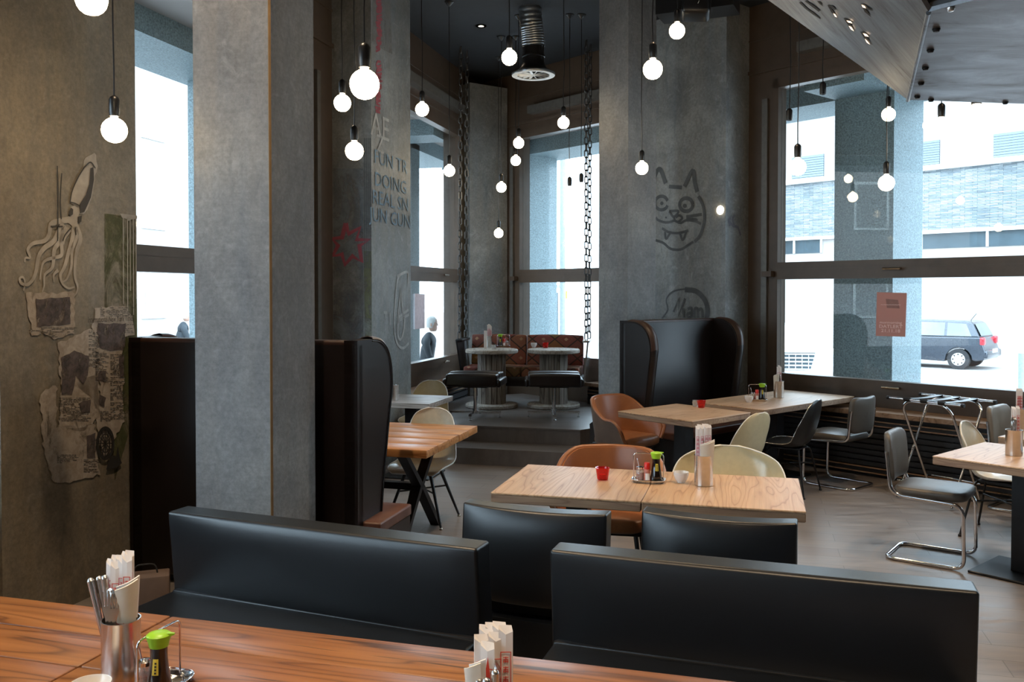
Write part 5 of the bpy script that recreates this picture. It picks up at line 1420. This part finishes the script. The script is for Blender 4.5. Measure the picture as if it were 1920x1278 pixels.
for x, y, px, lb in LM: lamp(lb, x, y, dp_(px) if x != 1203.5 else 8.75)
for x, y, px, lb in ((1480, 216, 24, 'empty black lampholder left of the big window bulb'), (1543, 167, 25, 'empty black lampholder at the top of the big window below the canopy edge'),
                     (1068, 341, 19, 'empty black lampholder in front of the window behind the sofa'), (1090, 334, 15, 'smaller empty black lampholder beside the right chain')):
    lamp(lb, x, y, F * .055 * 1.6 / px if False else min(9.6, F * .11 / px) if px > 20 else 10.4, False)
# ceiling roses of cords and downlights
def downlight(label, c, r=.055):
    t = thing('downlight', label, 'downlight', c)
    obj('trim_ring', MB().lathe([(r, 0), (r + .03, 0), (r + .03, -.012), (r, -.012)], 24, cap=False).lathe([(r, -.012), (r + .03, -.012)], 24, cap=False), 'black', t, 50)
    obj('lamp_lens', MB().lathe([(0, -.004), (r, -.004)], 24, cap=False), 'down', t)
    return t
def onC(x, y, z=H_CEIL): return G(x, y, z)
downlight('small square-looking downlight in the dark ceiling above the corner platform', onC(902, 48), .035)
downlight('downlight over the big window, below the canopy edge', (onC(1500, 30).x, onC(1500, 30).y, H_CEIL), .05)
for i, (x, y) in enumerate(((-1.6, 1.6), (.2, 1.0), (1.9, .6), (-1.35, 4.0), (2.2, 3.6), (-2.2, -.8), (3.6, 5.4), (1.0, 6.2))):  # unseen downlights with spots, added as warm fill for foreground and squid pier
    downlight('added ceiling downlight giving warm fill, unseen outside the picture', (x, y, H_CEIL), .07)['group'] = 'added fill downlights outside the picture'
    l = bpy.data.lights.new('fill_spot', 'SPOT'); l.energy = 190; l.color = (1, .74, .48); l.spot_size = R(85); l.spot_blend = .7; l.shadow_soft_size = .06
    lo = bpy.data.objects.new('fill_spot', l); COL.objects.link(lo); lo.location = (x, y, H_CEIL - .03)

# spiral duct with round diffuser
dc = D(1000, 140, 10.2)
t = thing('air_duct', 'spiral metal air duct ending in a round slotted diffuser', 'air duct', (dc.x, dc.y, dc.z))
obj('diffuser_plate', MB().lathe([(.245, -.012), (.25, 0), (.25, .012), (.15, .06)], 40, cap=False), 'duct', t, 50)
obj('diffuser_rim', MB().lathe([(.185, -.010), (.245, -.013), (.247, -.004), (.185, .004)], 40, cap=False), 'diffuser', t, 50)
for i in range(14):
    a = 2 * math.pi * i / 14
    obj('vane', MB().box((.11 * math.cos(a), .11 * math.sin(a), -.004), (.16, .022, .003), m=Matrix.Rotation(a, 4, 'Z') @ Matrix.Rotation(R(28), 4, 'X')), 'diffuser', t)
obj('hub', MB().lathe([(0, -.012), (.025, -.010), (.03, 0), (0, .002)], 16), 'diffuser', t, 50)
obj('backing', MB().lathe([(0, .02), (.185, .02)], 24, cap=False), 'black', t)
obj('hood', MB().lathe([(.246, .0), (.205, .03), (.165, .06), (.135, .10), (.125, .14), (.125, .19), (.133, .195), (.133, .215), (.122, .22), (.122, .34)], 32, cap=False), 'black', t, 50)
path = cat_rom([Vector((0, 0, .31)), Vector((-.01, -.01, .45)), Vector((-.03, -.03, .60)), Vector((-.05, -.06, .9))], 8)
mb = MB(); rr_ = .128; seg = 28; vs = []
Lp = []
for i in range(60):
    tt = i / 59 * (len(path) - 1); k = min(int(tt), len(path) - 2); Lp.append(path[k].lerp(path[k + 1], tt - k))
for i, p in enumerate(Lp):
    r = rr_ + (.006 if i % 4 == 0 else 0)
    tdir = (Lp[min(i + 1, 59)] - Lp[max(i - 1, 0)]).normalized(); a = Vector((1, 0, 0)); a = (a - tdir * a.dot(tdir)).normalized(); b_ = tdir.cross(a)
    for k in range(seg): vs.append(p + a * r * math.cos(2 * math.pi * k / seg) + b_ * r * math.sin(2 * math.pi * k / seg))
mb.add(vs, [(i * seg + k, i * seg + (k + 1) % seg, (i + 1) * seg + (k + 1) % seg, (i + 1) * seg + k) for i in range(59) for k in range(seg)])
obj('spiral_pipe', mb, 'duct', t, 60)

# loudspeaker and its shelf
spc = D(1306, 8, 8.2)
t = thing('loudspeaker', 'black loudspeaker mounted high in front of the cat face pier', 'speaker', (spc.x, spc.y, spc.z), R(-14)); t.rotation_euler = (R(-14), R(4), R(-12))
obj('cabinet', MB().rbox((0, 0, 0), (.26, .22, .27), .045, 4), 'black', t, 50)
obj('front_grille', MB().rbox((0.0, -.112, -.005), (.22, .012, .22), .005, 2), 'black_metal', t, 50)
obj('logo_strip', MB().box((.02, -.120, -.05), (.005, .002, .03), m=Matrix.Rotation(R(18), 4, 'Y')), 'white_edge', t)
obj('bracket', MB().box((-.13, .0, .02), (.05, .12, .22)), 'black_metal', t)
cv = D(1232, -40, 8.35)
t = thing('ceiling_box', 'black box beam under the ceiling behind the loudspeaker', 'beam', (0, 0, 0))
a = D(1229, 27, 8.75); b_ = D(1300, 10, 8.6)
dd = Vector((b_.x - a.x, b_.y - a.y)); dd.normalize(); nn = Vector((-dd.y, dd.x))
obj('casing', MB().prism([P2(Vector(a[:2])), P2(Vector(a[:2]) + dd * .75), P2(Vector(a[:2]) + dd * .75 + nn * .35), P2(Vector(a[:2]) + nn * .35)], a.z, H_CEIL), 'black', t)

# zinc canopy at the upper right
V1 = D(1702, 187, 3.62); zc = V1.z
V2 = G(1741, 22, zc); V3 = G(1990, 197, zc); V6 = G(1860, -8, zc); V7 = G(2100, -20, zc)
V5 = D(1300, -100, 5.4)
nrm = (V2 - V1).cross(V5 - V1)
def onpl(x, y, p0, n_):
    r = ray(x, y); o = Vector((0, 0, ZE)); return o + r * ((p0 - o).dot(n_) / r.dot(n_))
V4 = onpl(1660, -110, V1, nrm)
t = thing('zinc_canopy', 'riveted scuffed zinc canopy jutting in at the upper right', 'canopy', V1)
def lc(*a): return [Vector(q) - V1 for q in a]
up = Vector((0, 0, .55))
def slab(vs, n_, th, mat, name):
    n = len(vs); nv_ = n_.normalized() * th
    return obj(name, MB().add(vs + [v + nv_ for v in vs], [tuple(range(n)), tuple(range(n, 2 * n))[::-1]] + [((i + 1) % n, i, n + i, n + (i + 1) % n) for i in range(n)]), mat, t)
slab(lc(V1, V2, V6, V7, V3), Vector((0, 0, 1)), .012, 'zinc', 'soffit_sheet')
if nrm.z < 0: nrm = -nrm
side = slab(lc(V1, V2, V4, V5), nrm, .012, 'zinc', 'side_sheet')
slab(lc(V2 + Vector((0, 0, .013)), V6 + Vector((0, 0, .013)), V6 + up, V4 + Vector((0.02, 0, .25))), Vector((0, -1, 0)), -.012, 'black_metal', 'inner_panel')
slab(lc(V6 + Vector((0, 0, .013)), V7 + Vector((0, 0, .013)), V7 + up, V6 + up), Vector((0, -1, 0)), -.012, 'black_metal', 'inner_panel')
slab(lc(V1 + Vector((.03, .012, .03)), V3 + Vector((0, .012, .013)), V3 + Vector((0, .012, .5)), V1 + Vector((.0, .012, .30))), Vector((0, 1, 0)), .01, 'zinc', 'rear_sheet')
obj('fold_bead', MB().cyl(Vector((0, 0, -.003)), V2 - V1 + Vector((0, 0, -.003)), .007, 8), 'zinc', t, 50)
for k in range(2): pass
for i in range(5):
    p = (V2 - V1) * (.06 + .2 * i) + Vector((.035, 0, -.001)); obj('rivet', MB().lathe([(0, -.010), (.008, -.009), (.0115, -.002), (.0115, 0)], 12, tuple(p)), 'black_metal', t, 50)
for x in (.09, .42, .78):
    p = (V3 - V1).normalized() * x + Vector((0, -.025, -.001)); obj('rivet', MB().lathe([(0, -.010), (.008, -.009), (.0115, -.002), (.0115, 0)], 12, tuple(p)), 'black_metal', t, 50)
obj('rivet', MB().lathe([(0, -.010), (.008, -.009), (.0115, -.002), (.0115, 0)], 12, tuple((V6 - V2) * .42 + V2 - V1 + Vector((0, .02, -.001)))), 'satin', t, 50)
# cut-out letter slots in the side sheet
CN = lambda l: [PZ(x, y, 1440, 0, 4.) for x, y in l]
def slot(pts, mat, off):
    q = [onpl(x, y, V1, nrm) - nrm.normalized() * off - V1 for x, y in CN(pts)]
    obj('letter_slot', MB().add(q, [tuple(range(len(q)))]), mat, t)
for pts in ([(250, 10), (300, 60), (350, 95), (395, 130), (400, 142), (340, 105), (280, 60), (235, 15)], [(290, 0), (340, 30), (395, 75), (385, 85), (330, 45), (280, 5)], [(450, 35), (490, 40), (520, 70), (500, 68), (475, 55), (530, 130), (480, 90)],
            [(700, 20), (730, 30), (795, 75), (760, 70), (740, 65), (780, 125), (730, 85)], [(570, 130), (600, 140), (648, 168), (615, 165), (660, 235), (610, 190)], [(695, 232), (730, 240), (768, 270), (740, 268), (790, 335), (730, 290)], [(370, 0), (395, 10), (420, 45), (390, 25)]):
    slot(pts, 'ink', .003)
M['slot_glow_paint'] = m_emit('painted_warm_slot_glow', (1., .72, .48), 1.6)  # flat glowing strips paint light into the slots; no lamp sits behind
for pts in ([(712, 25), (735, 35), (745, 52), (722, 45)], [(598, 145), (630, 150), (642, 166), (612, 160)], [(615, 185), (635, 195), (655, 225), (632, 212)], [(722, 240), (750, 248), (765, 266), (738, 262)], [(735, 280), (755, 300), (775, 325), (750, 310)], [(498, 92), (512, 98), (528, 122), (512, 115)]):
    slot(pts, 'slot_glow_paint', .006)

# paper bag behind the bench at the left
pb = thing('paper_bag', 'brown folded paper bag on the floor between squid pier and black bench', 'bag', (-1.93, 4.66, 0), R(20))
obj('bag_body', MB().rbox((0, 0, .16), (.24, .14, .32), .01, 2), 'taupe', pb, 40)
obj('bag_handle', MB().tube(rounded([Vector((-.06, 0, .31)), Vector((-.05, 0, .37)), Vector((.05, 0, .37)), Vector((.06, 0, .31))], .03), .004, 6), 'ink', pb, 60)

# ================================================================ OUTSIDE
g_ = MB(); g_.box((5, 25, STREET - .1), (160, 150, .2)); struct('ground', g_, 'asphalt')
CUT = MB()
# arcade pillars along the facade
pc0 = D(1675, 400, 9.8); pc0 = Vector(pc0[:2])
def granite(c, d1, d2, lab, s=.7):
    t = thing('granite_pillar', lab, 'pillar', (c.x, c.y, STREET), 0)
    for z0, z1 in ((0, .95), (.952, 2.6), (2.602, 4.55)):
        obj('block', MB().prism([P2(q - c) for q in (c, c + d1 * s, c + d1 * s + d2 * s, c + d2 * s)], z0, z1), 'granite_d', t)
    return t
granite(pc0, -F1, FN, 'speckled granite arcade pillar seen through the big right window')
granite(pc0 - F1 * 3.04, -F1, FN, 'granite arcade pillar outside behind the cat face pier')
granite(pc0 - F1 * 6.08, -F1, FN, 'granite arcade pillar outside the window behind the hanging sofa')
granite(pc0 + F1 * 3.04, -F1, FN, 'granite arcade pillar outside beyond the right picture edge')
lc0 = PL + E1 * sL(13.1) - NL * .9
granite(lc0, E1, -NL, 'granite arcade pillar at the right end of the narrow left window')
granite(PL + E1 * sL(9.0) - NL * .9, E1, -NL, 'granite arcade pillar outside behind the graffiti pier')
granite(PL + E1 * sL(4.3) - NL * .9, E1, -NL, 'granite arcade pillar outside behind the squid pier')
def arc(P, d, nin, s0, s1, nm):
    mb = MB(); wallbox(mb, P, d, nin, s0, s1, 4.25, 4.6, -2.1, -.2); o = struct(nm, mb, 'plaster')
    mb = MB(); wallbox(mb, P, d, nin, s0, s1, 4.02, 4.9, -1.72, -.9); struct('arcade_beam', mb, 'granite_d')
arc(PL, E1, NL, sL(-3), sL(15.6), 'arcade_ceiling'); arc(PF, F1, NF, sF(15.6), 7., 'arcade_ceiling')
for Y in (6.38, 12.9):
    mb = MB(); wallbox(mb, PL, E1, NL, sL(Y - .35), sL(Y + .25), 4.02, 4.3, -.9, -.2); struct('arcade_cross_beam', mb, 'granite_d')
for s in (pc0 - F1 * .35, pc0 - F1 * 6.43):
    k = (s - PF).dot(F1); mb = MB(); wallbox(mb, PF, F1, NF, k - .35, k + .35, 4.02, 4.3, -.9, -.2); struct('arcade_cross_beam', mb, 'granite_d')
# opposite building
DB = 24.; PB = PF + FN * DB
def fB(x, y): return W(x, y, tuple(PB), tuple(F1))
def sB(p): return (Vector(p[:2]) - PB).dot(F1)
bld = thing('opposite_building', 'white rendered building with slate band across the street', 'building', (PB.x, PB.y, STREET), AF)
def bbox(name, s0, s1, z0, z1, t0, t1, mat, parent=bld):
    return obj(name, MB().box(((s0 + s1) / 2, (-(t0 + t1) / 2), (z0 + z1) / 2 - STREET), (s1 - s0, t1 - t0, z1 - z0)), mat, parent)
S0, S1 = -24., 22.
zb1 = fB(1500, 345.5).z; zb0 = fB(1500, 445).z
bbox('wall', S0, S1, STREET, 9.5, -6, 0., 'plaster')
bbox('slate_band', S0, S1, zb0, zb1, 0., .12, 'slate')
bbox('ledge', S0, S1, zb1, zb1 + .18, 0., .3, 'white_edge')
bbox('ledge', S0, S1, zb0 - .12, zb0, 0., .2, 'white_edge')
bbox('roof_edge', S0, S1, 9.2, 9.5, 0, .6, 'white_edge')
for xa, ya, xb, yb in ((1486, 296, 1545, 342), (1716, 268, 1762, 316), (1864, 252, 1935, 304)):
    a, b_ = fB(xa, ya), fB(xb, yb); s0, s1 = sB(a), sB(b_); 
    wdw = bbox('window', s0, s1, b_.z, a.z, 0., .03, 'darkglass')
    n = 12
    for i in range(n): obj('blind_slat', MB().box(((s0 + s1) / 2, -.045, b_.z - STREET + (a.z - b_.z) * (i + .5) / n), (s1 - s0, .02, (a.z - b_.z) / n * .8), m=Matrix.Rotation(R(20), 4, 'X')), 'blind', wdw)
for xa, xb in ((1442, 1541), (1729, 1990)):
    a, b_ = fB(xa, 452 if xa < 1500 else 437), fB(xb, 476); s0, s1 = sB(a), sB(b_)
    z0 = fB(1442, 477).z; z1 = fB(1442, 450).z
    wdw = bbox('window', s0, s1, z0, z1, 0., .03, 'darkglass')
    nn_ = max(2, int((s1 - s0) / 1.6))
    for i in range(nn_ + 1): obj('mullion', MB().box((s0 + (s1 - s0) * i / nn_, -.05, (z0 + z1) / 2 - STREET), (.08, .05, z1 - z0)), 'white_edge', wdw)
# corner piece seen through the left windows
PB2 = PL - NL * 16.
b2 = thing('side_street_building', 'pale building across the side street at left', 'building', (PB2.x, PB2.y, STREET), A1)
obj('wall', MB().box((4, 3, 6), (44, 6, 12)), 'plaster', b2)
for i in range(12):
    for j in range(3):
        s = -14 + i * 2.6; fr_ = obj('window', MB().box((s, -.02, 2.2 + j * 3.1), (1.3, .06, 1.7)), 'white_edge', b2)
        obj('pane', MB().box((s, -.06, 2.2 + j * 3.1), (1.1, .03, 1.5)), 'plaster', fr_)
for i in range(4): obj('sign_panel', MB().box((-6 + i * 2.2, -.25, 3.4), (1.6, .1, .35)), 'car_glass', b2)
# shop opposite seen under the transom behind the sofa
for (xa, xb, ya, yb, mat, nm) in ((1019, 1030, 541, 640, 'darkglass', 'door_leaf'), (1032, 1047, 548, 640, 'darkglass', 'door_leaf'), (1056, 1064, 545, 560, 'green_cap', 'sign_panel'), (1015, 1050, 534, 540, 'blind', 'awning')):
    a, b_ = fB(xa, ya), fB(xb, yb); bbox(nm, sB(a), sB(b_), max(b_.z, STREET), a.z, .01, .08, mat)
# lamp post
lpst = thing('street_post', 'thin grey street post outside the window behind the sofa', 'post', (D(1055, 400, 19).x, 19, STREET)); obj('pole', MB().cyl((0, 0, 0), (0, 0, 8), .06, 12), 'blind', lpst, 50)
lpst = thing('street_bollard', 'grey bollard in the street right of the dark hatchback', 'bollard', (D(1915, 680, 19).x, 19, STREET)); obj('pole', MB().cyl((0, 0, 0), (0, 0, .95), .06, 12), 'blind', lpst, 50)

# hatchback
def wheel(par, x, y, r=.30):
    wv_ = obj('wheel', MB().add([], []).tube([(x, y - .10, r), (x, y + .10, r)], r, 28), 'tyre', par, 40)
    sd = -1 if y < 0 else 1
    obj('hubcap', MB().tube([(x, y + sd * .101, r), (x, y + sd * .112, r)], r * .62, 24), 'hub', wv_, 40)
    mb = MB()
    for k in range(8):
        a = k * R(45); mb.box((x + r * .48 * math.cos(a), y + sd * .114, r + r * .48 * math.sin(a)), (.035, .004, .05), m=Matrix.Rotation(-a + R(90), 4, 'Y'))
    obj('hub_hole', mb, 'black', wv_)
def hatch(label, loc, rz):
    """x forward, near side is -y"""
    t = thing('hatchback_car', label, 'car', loc, rz)
    lo_ = [(-1.95, .30), (-2.0, .52), (-1.93, .72), (-1.88, .92), (-1.2, .95), (.65, .92), (1.55, .80), (1.9, .62), (1.92, .32), (1.6, .22), (-1.7, .22)]
    hw = .82
    def ext(poly, w0, w1f, mat, nm, par=t, zsplit=None):
        n = len(poly); vs = [(p[0], -w1f(p), p[1]) for p in poly] + [(p[0], w1f(p), p[1]) for p in poly]
        o = obj(nm, MB().add(vs, [tuple(range(n)), tuple(range(n, 2 * n))[::-1]] + [((i + 1) % n, i, n + i, n + (i + 1) % n) for i in range(n)]), mat, par, 40)
        bv = o.modifiers.new('b', 'BEVEL'); bv.width = .05; bv.segments = 3; bv.limit_method = 'ANGLE'; bv.angle_limit = R(25); return o
    # body with wheel arches
    def arch(cx, r=.36, n=8): return [(cx + r * math.cos(math.pi * i / n), .28 + r * math.sin(math.pi * i / n)) for i in range(n + 1)]
    body = [(-1.95, .30), (-2.0, .52), (-1.93, .72), (-1.86, .95), (.65, .93), (1.55, .80), (1.9, .62), (1.92, .32), (1.66, .24)] + arch(1.25) + [(-.90, .22)] + arch(-1.28) + [(-1.75, .26)]
    ext(body, hw, lambda p: hw, 'car_paint', 'body')
    cab = [(-1.84, .94), (-1.62, 1.36), (-1.45, 1.42), (-.1, 1.44), (.15, 1.38), (.85, .93)]
    ext(cab, hw, lambda p: hw - .02 - max(0, p[1] - .95) * .30, 'car_paint', 'cabin')
    for poly in ([(-1.62, .98), (-1.45, 1.33), (-.95, 1.36), (-.95, .98)], [(-.88, .98), (-.88, 1.36), (-.12, 1.37), (.1, 1.30), (.62, .98)]):
        for s in (-1, 1):
            off = lambda z: s * (hw - .02 - max(0, z - .95) * .30 + .006)
            obj('side_window', MB().add([(p[0], off(p[1]), p[1]) for p in poly], [tuple(range(len(poly)))]), 'car_glass', t)
    obj('rear_window', MB().add([(-1.845, -.66, .99), (-1.845, .66, .99), (-1.655, .58, 1.345), (-1.655, -.58, 1.345)], [(0, 1, 2, 3)]), 'car_glass', t)
    for s in (-1, 1):
        obj('tail_lamp', MB().rbox((-1.90, s * .72, .84), (.12, .22, .22), .03, 2), 'lamp_red', t, 40)
        wheel(t, 1.25, s * .74); wheel(t, -1.28, s * .74)
    obj('rear_bumper', MB().rbox((-1.97, 0, .46), (.16, 1.62, .22), .05, 3), 'car_paint', t, 40)
    obj('number_plate', MB().box((-2.06, 0, .55), (.02, .50, .11)), 'white_edge', t)
    obj('roof_aerial', MB().cyl((-1.4, 0, 1.42), (-1.55, 0, 1.62), .008, 6), 'black', t)
    return t
hw_ = D(1787, 690, 26.0)
hd = -F1; hrz = math.atan2(hd.y, hd.x)
# rear near wheel at local (-1.28,-.74): near side must face the room -> mirror by choosing heading so that the room lies at -y
side_n = Vector((-hd.y, hd.x))     # local +y
sgn = -1 if side_n.dot(NF) < 0 else 1
loc = Vector((hw_.x, hw_.y)) - hd * (-1.28) - side_n * (sgn * .74)
hatch('dark blue-grey hatchback parked across the street', (loc.x, loc.y, STREET), hrz + R(8))
# white car with chrome grille
wc = D(1489, 678, 21.5)
t = thing('white_car', 'white car front with wide chrome grille at the left of the big window', 'car', (wc.x, wc.y, STREET), math.atan2(wc.y, wc.x) + R(90) + R(180) + R(8))
M['car_white'] = plain('white_car_paint', (.8, .82, .83), .25, coat=.5)
o = obj('body', MB().rbox((0, 1.9, .62), (1.82, 4.2, .72), .14, 4).rbox((0, 2.2, 1.15), (1.5, 2.4, .52), .2, 4), 'car_white', t, 60)
gz = wc.z - STREET
obj('grille_surround', MB().add([(-.46, -.215, gz + .24), (.46, -.215, gz + .24), (.34, -.215, gz - .20), (-.34, -.215, gz - .20)], [(3, 2, 1, 0)]), 'darkglass', t)
for i in range(5):
    zz = gz + .20 - i * .09; w_ = .90 - i * .055
    obj('grille_bar', MB().rbox((0, -.235, zz), (w_, .03, .035), .008, 2), 'chrome', t, 40)
for i in range(5): obj('grille_bar', MB().box((-.30 + i * .15, -.222, gz + .02), (.02, .012, .40)), 'chrome', t)
for s in (-1, 1):
    obj('headlamp', MB().rbox((s * .72, -.19, gz + .12), (.28, .08, .16), .03, 3), 'clear_glass', t, 50); wheel(t, 0, 0) if False else None
    obj('wheel', MB().tube([(s * .72, .75, .31), (s * .90, .75, .31)], .31, 24), 'tyre', t, 40)
    obj('wheel', MB().tube([(s * .72, 3.3, .31), (s * .90, 3.3, .31)], .31, 24), 'tyre', t, 40)
obj('lower_bumper', MB().rbox((0, -.21, .30), (1.7, .12, .18), .05, 3), 'car_white', t, 50)

# ---------------------------------------------------------------- people outside
def skin_body(name, verts, edges, radii, root, mat, parent, sub=2):
    me = bpy.data.meshes.new(name); me.from_pydata(verts, edges, []); me.materials.append(M[mat])
    o = bpy.data.objects.new(name, me); COL.objects.link(o); o.parent = parent
    sk = o.modifiers.new('skin', 'SKIN')
    for i, r in enumerate(radii): me.skin_vertices[0].data[i].radius = (r, r * (.8 if r > .12 else 1))
    me.skin_vertices[0].data[root].use_root = True
    sk.use_smooth_shade = True
    s = o.modifiers.new('sub', 'SUBSURF'); s.levels = sub; s.render_levels = sub
    return o
def person(label, loc, rz, pose, coat='coat', hair='hair', sc_=1.):
    t = thing('person', label, 'person', loc, rz); t.scale = (sc_,) * 3
    if pose == 'walk':
        V = [(0, 0, .95), (0, .0, 1.12), (0, .03, 1.35), (0, .04, 1.48), (0, .07, 1.58),        # spine to neck
             (-.19, .03, 1.40), (-.25, -.06, 1.15), (-.22, .10, .95), (-.20, .14, .88),
             (.19, .03, 1.40), (.25, .12, 1.15), (.20, .33, 1.05), (.18, .40, 1.04),
             (-.10, 0, .90), (-.11, .20, .50), (-.11, .12, .09), (-.11, .28, .05),
             (.10, 0, .90), (.11, -.06, .50), (.11, -.34, .12), (.11, -.22, .05)]
    else:
        V = [(0, 0, .52), (0, .03, .72), (0, .08, .95), (0, .12, 1.07), (0, .15, 1.16),
             (-.19, .09, 1.0), (-.24, .16, .76), (-.16, .38, .74), (-.12, .45, .75),
             (.19, .09, 1.0), (.24, .16, .76), (.16, .38, .74), (.12, .45, .75),
             (-.11, .02, .50), (-.13, .44, .50), (-.13, .44, .09), (-.13, .58, .05),
             (.11, .02, .50), (.13, .44, .50), (.13, .44, .09), (.13, .58, .05)]
    Ed = [(0, 1), (1, 2), (2, 3), (3, 4), (3, 5), (5, 6), (6, 7), (7, 8), (3, 9), (9, 10), (10, 11), (11, 12), (0, 13), (13, 14), (14, 15), (15, 16), (0, 17), (17, 18), (18, 19), (19, 20)]
    Rr = [.16, .155, .17, .10, .055, .075, .055, .042, .03, .075, .055, .042, .03, .10, .075, .05, .045, .10, .075, .05, .045]
    skin_body('body', V, Ed, Rr, 0, coat, t)
    hx, hy, hz = V[4][0], V[4][1] + .03, V[4][2] + .13
    mb = MB(); rows = []
    prof = [(0, -.125), (.045, -.12), (.062, -.085), (.074, -.03), (.078, .03), (.070, .08), (.045, .115), (0, .128)]
    mb.lathe(prof, 20, (0, 0, 0))
    mb.v = [(v[0] * .95 + hx, v[1] * 1.15 + hy + (.015 if v[2] < -.05 else 0), v[2] + hz) for v in mb.v]
    hd_ = obj('head', mb, 'skin', t, 60)
    obj('nose', MB().add([(hx - .012, hy + .088, hz - .02), (hx + .012, hy + .088, hz - .02), (hx, hy + .112, hz - .028), (hx, hy + .088, hz + .02)], [(0, 1, 2), (0, 2, 3), (1, 3, 2)]), 'skin', hd_)
    for s in (-1, 1):
        obj('ear', MB().rbox((hx + s * .076, hy, hz - .01), (.014, .035, .055), .006, 2), 'skin', hd_, 50); obj('eye', MB().rbox((hx + s * .028, hy + .083, hz + .01), (.022, .01, .010), .004, 2), 'ink', hd_, 50)
    obj('mouth', MB().box((hx, hy + .082, hz - .058), (.04, .008, .006)), 'lamp_red', hd_)
    m2 = MB().lathe([(.080, .0), (.084, .04), (.076, .09), (.05, .125), (0, .140)], 20, cap=False)
    m2.v = [(v[0] * .98 + hx, v[1] * 1.15 + hy - .012, v[2] + hz + (.0 if v[1] > .03 else -.06 if v[2] < .02 else 0)) for v in m2.v]
    obj('hair', m2, hair, t, 60)
    for k, base in ((8, 7), (12, 11)):
        b0 = Vector(V[k]); dr = (b0 - Vector(V[base])).normalized(); sd = Vector((1, 0, 0)) if k == 8 else Vector((-1, 0, 0))
        mb = MB().rbox(tuple(b0 + dr * .04), (.03, .075, .08), .012, 3, m=Vector((0, 1, 0)).rotation_difference(dr).to_matrix().to_4x4())
        for fi, (ln, of) in enumerate(((.065, -.030), (.075, -.010), (.070, .010), (.055, .030))):
            s0 = b0 + dr * .07 + Vector((0, 0, of)); mb.tube([s0, s0 + dr * ln * .55 + sd * .004, s0 + dr * ln + sd * .02], .009, 8, r2=.007)
        s0 = b0 + dr * .02 + Vector((0, 0, .035)); mb.tube([s0, s0 + dr * .03 + Vector((0, 0, .025)), s0 + dr * .055 + Vector((0, 0, .030))], .010, 8, r2=.008)
        obj('hand', mb, 'skin', t, 60)
    return t
pA = D(800, 600, 15.2)
person('person in a dark coat walking past the narrow left window', (pA.x, pA.y, STREET), R(-100), 'walk')
pB = D(340, 592, 20.5)
person('grey haired person in a dark jacket outside the tall left window', (pB.x, pB.y, STREET), R(-60), 'walk')
bpy.context.view_layer.update()
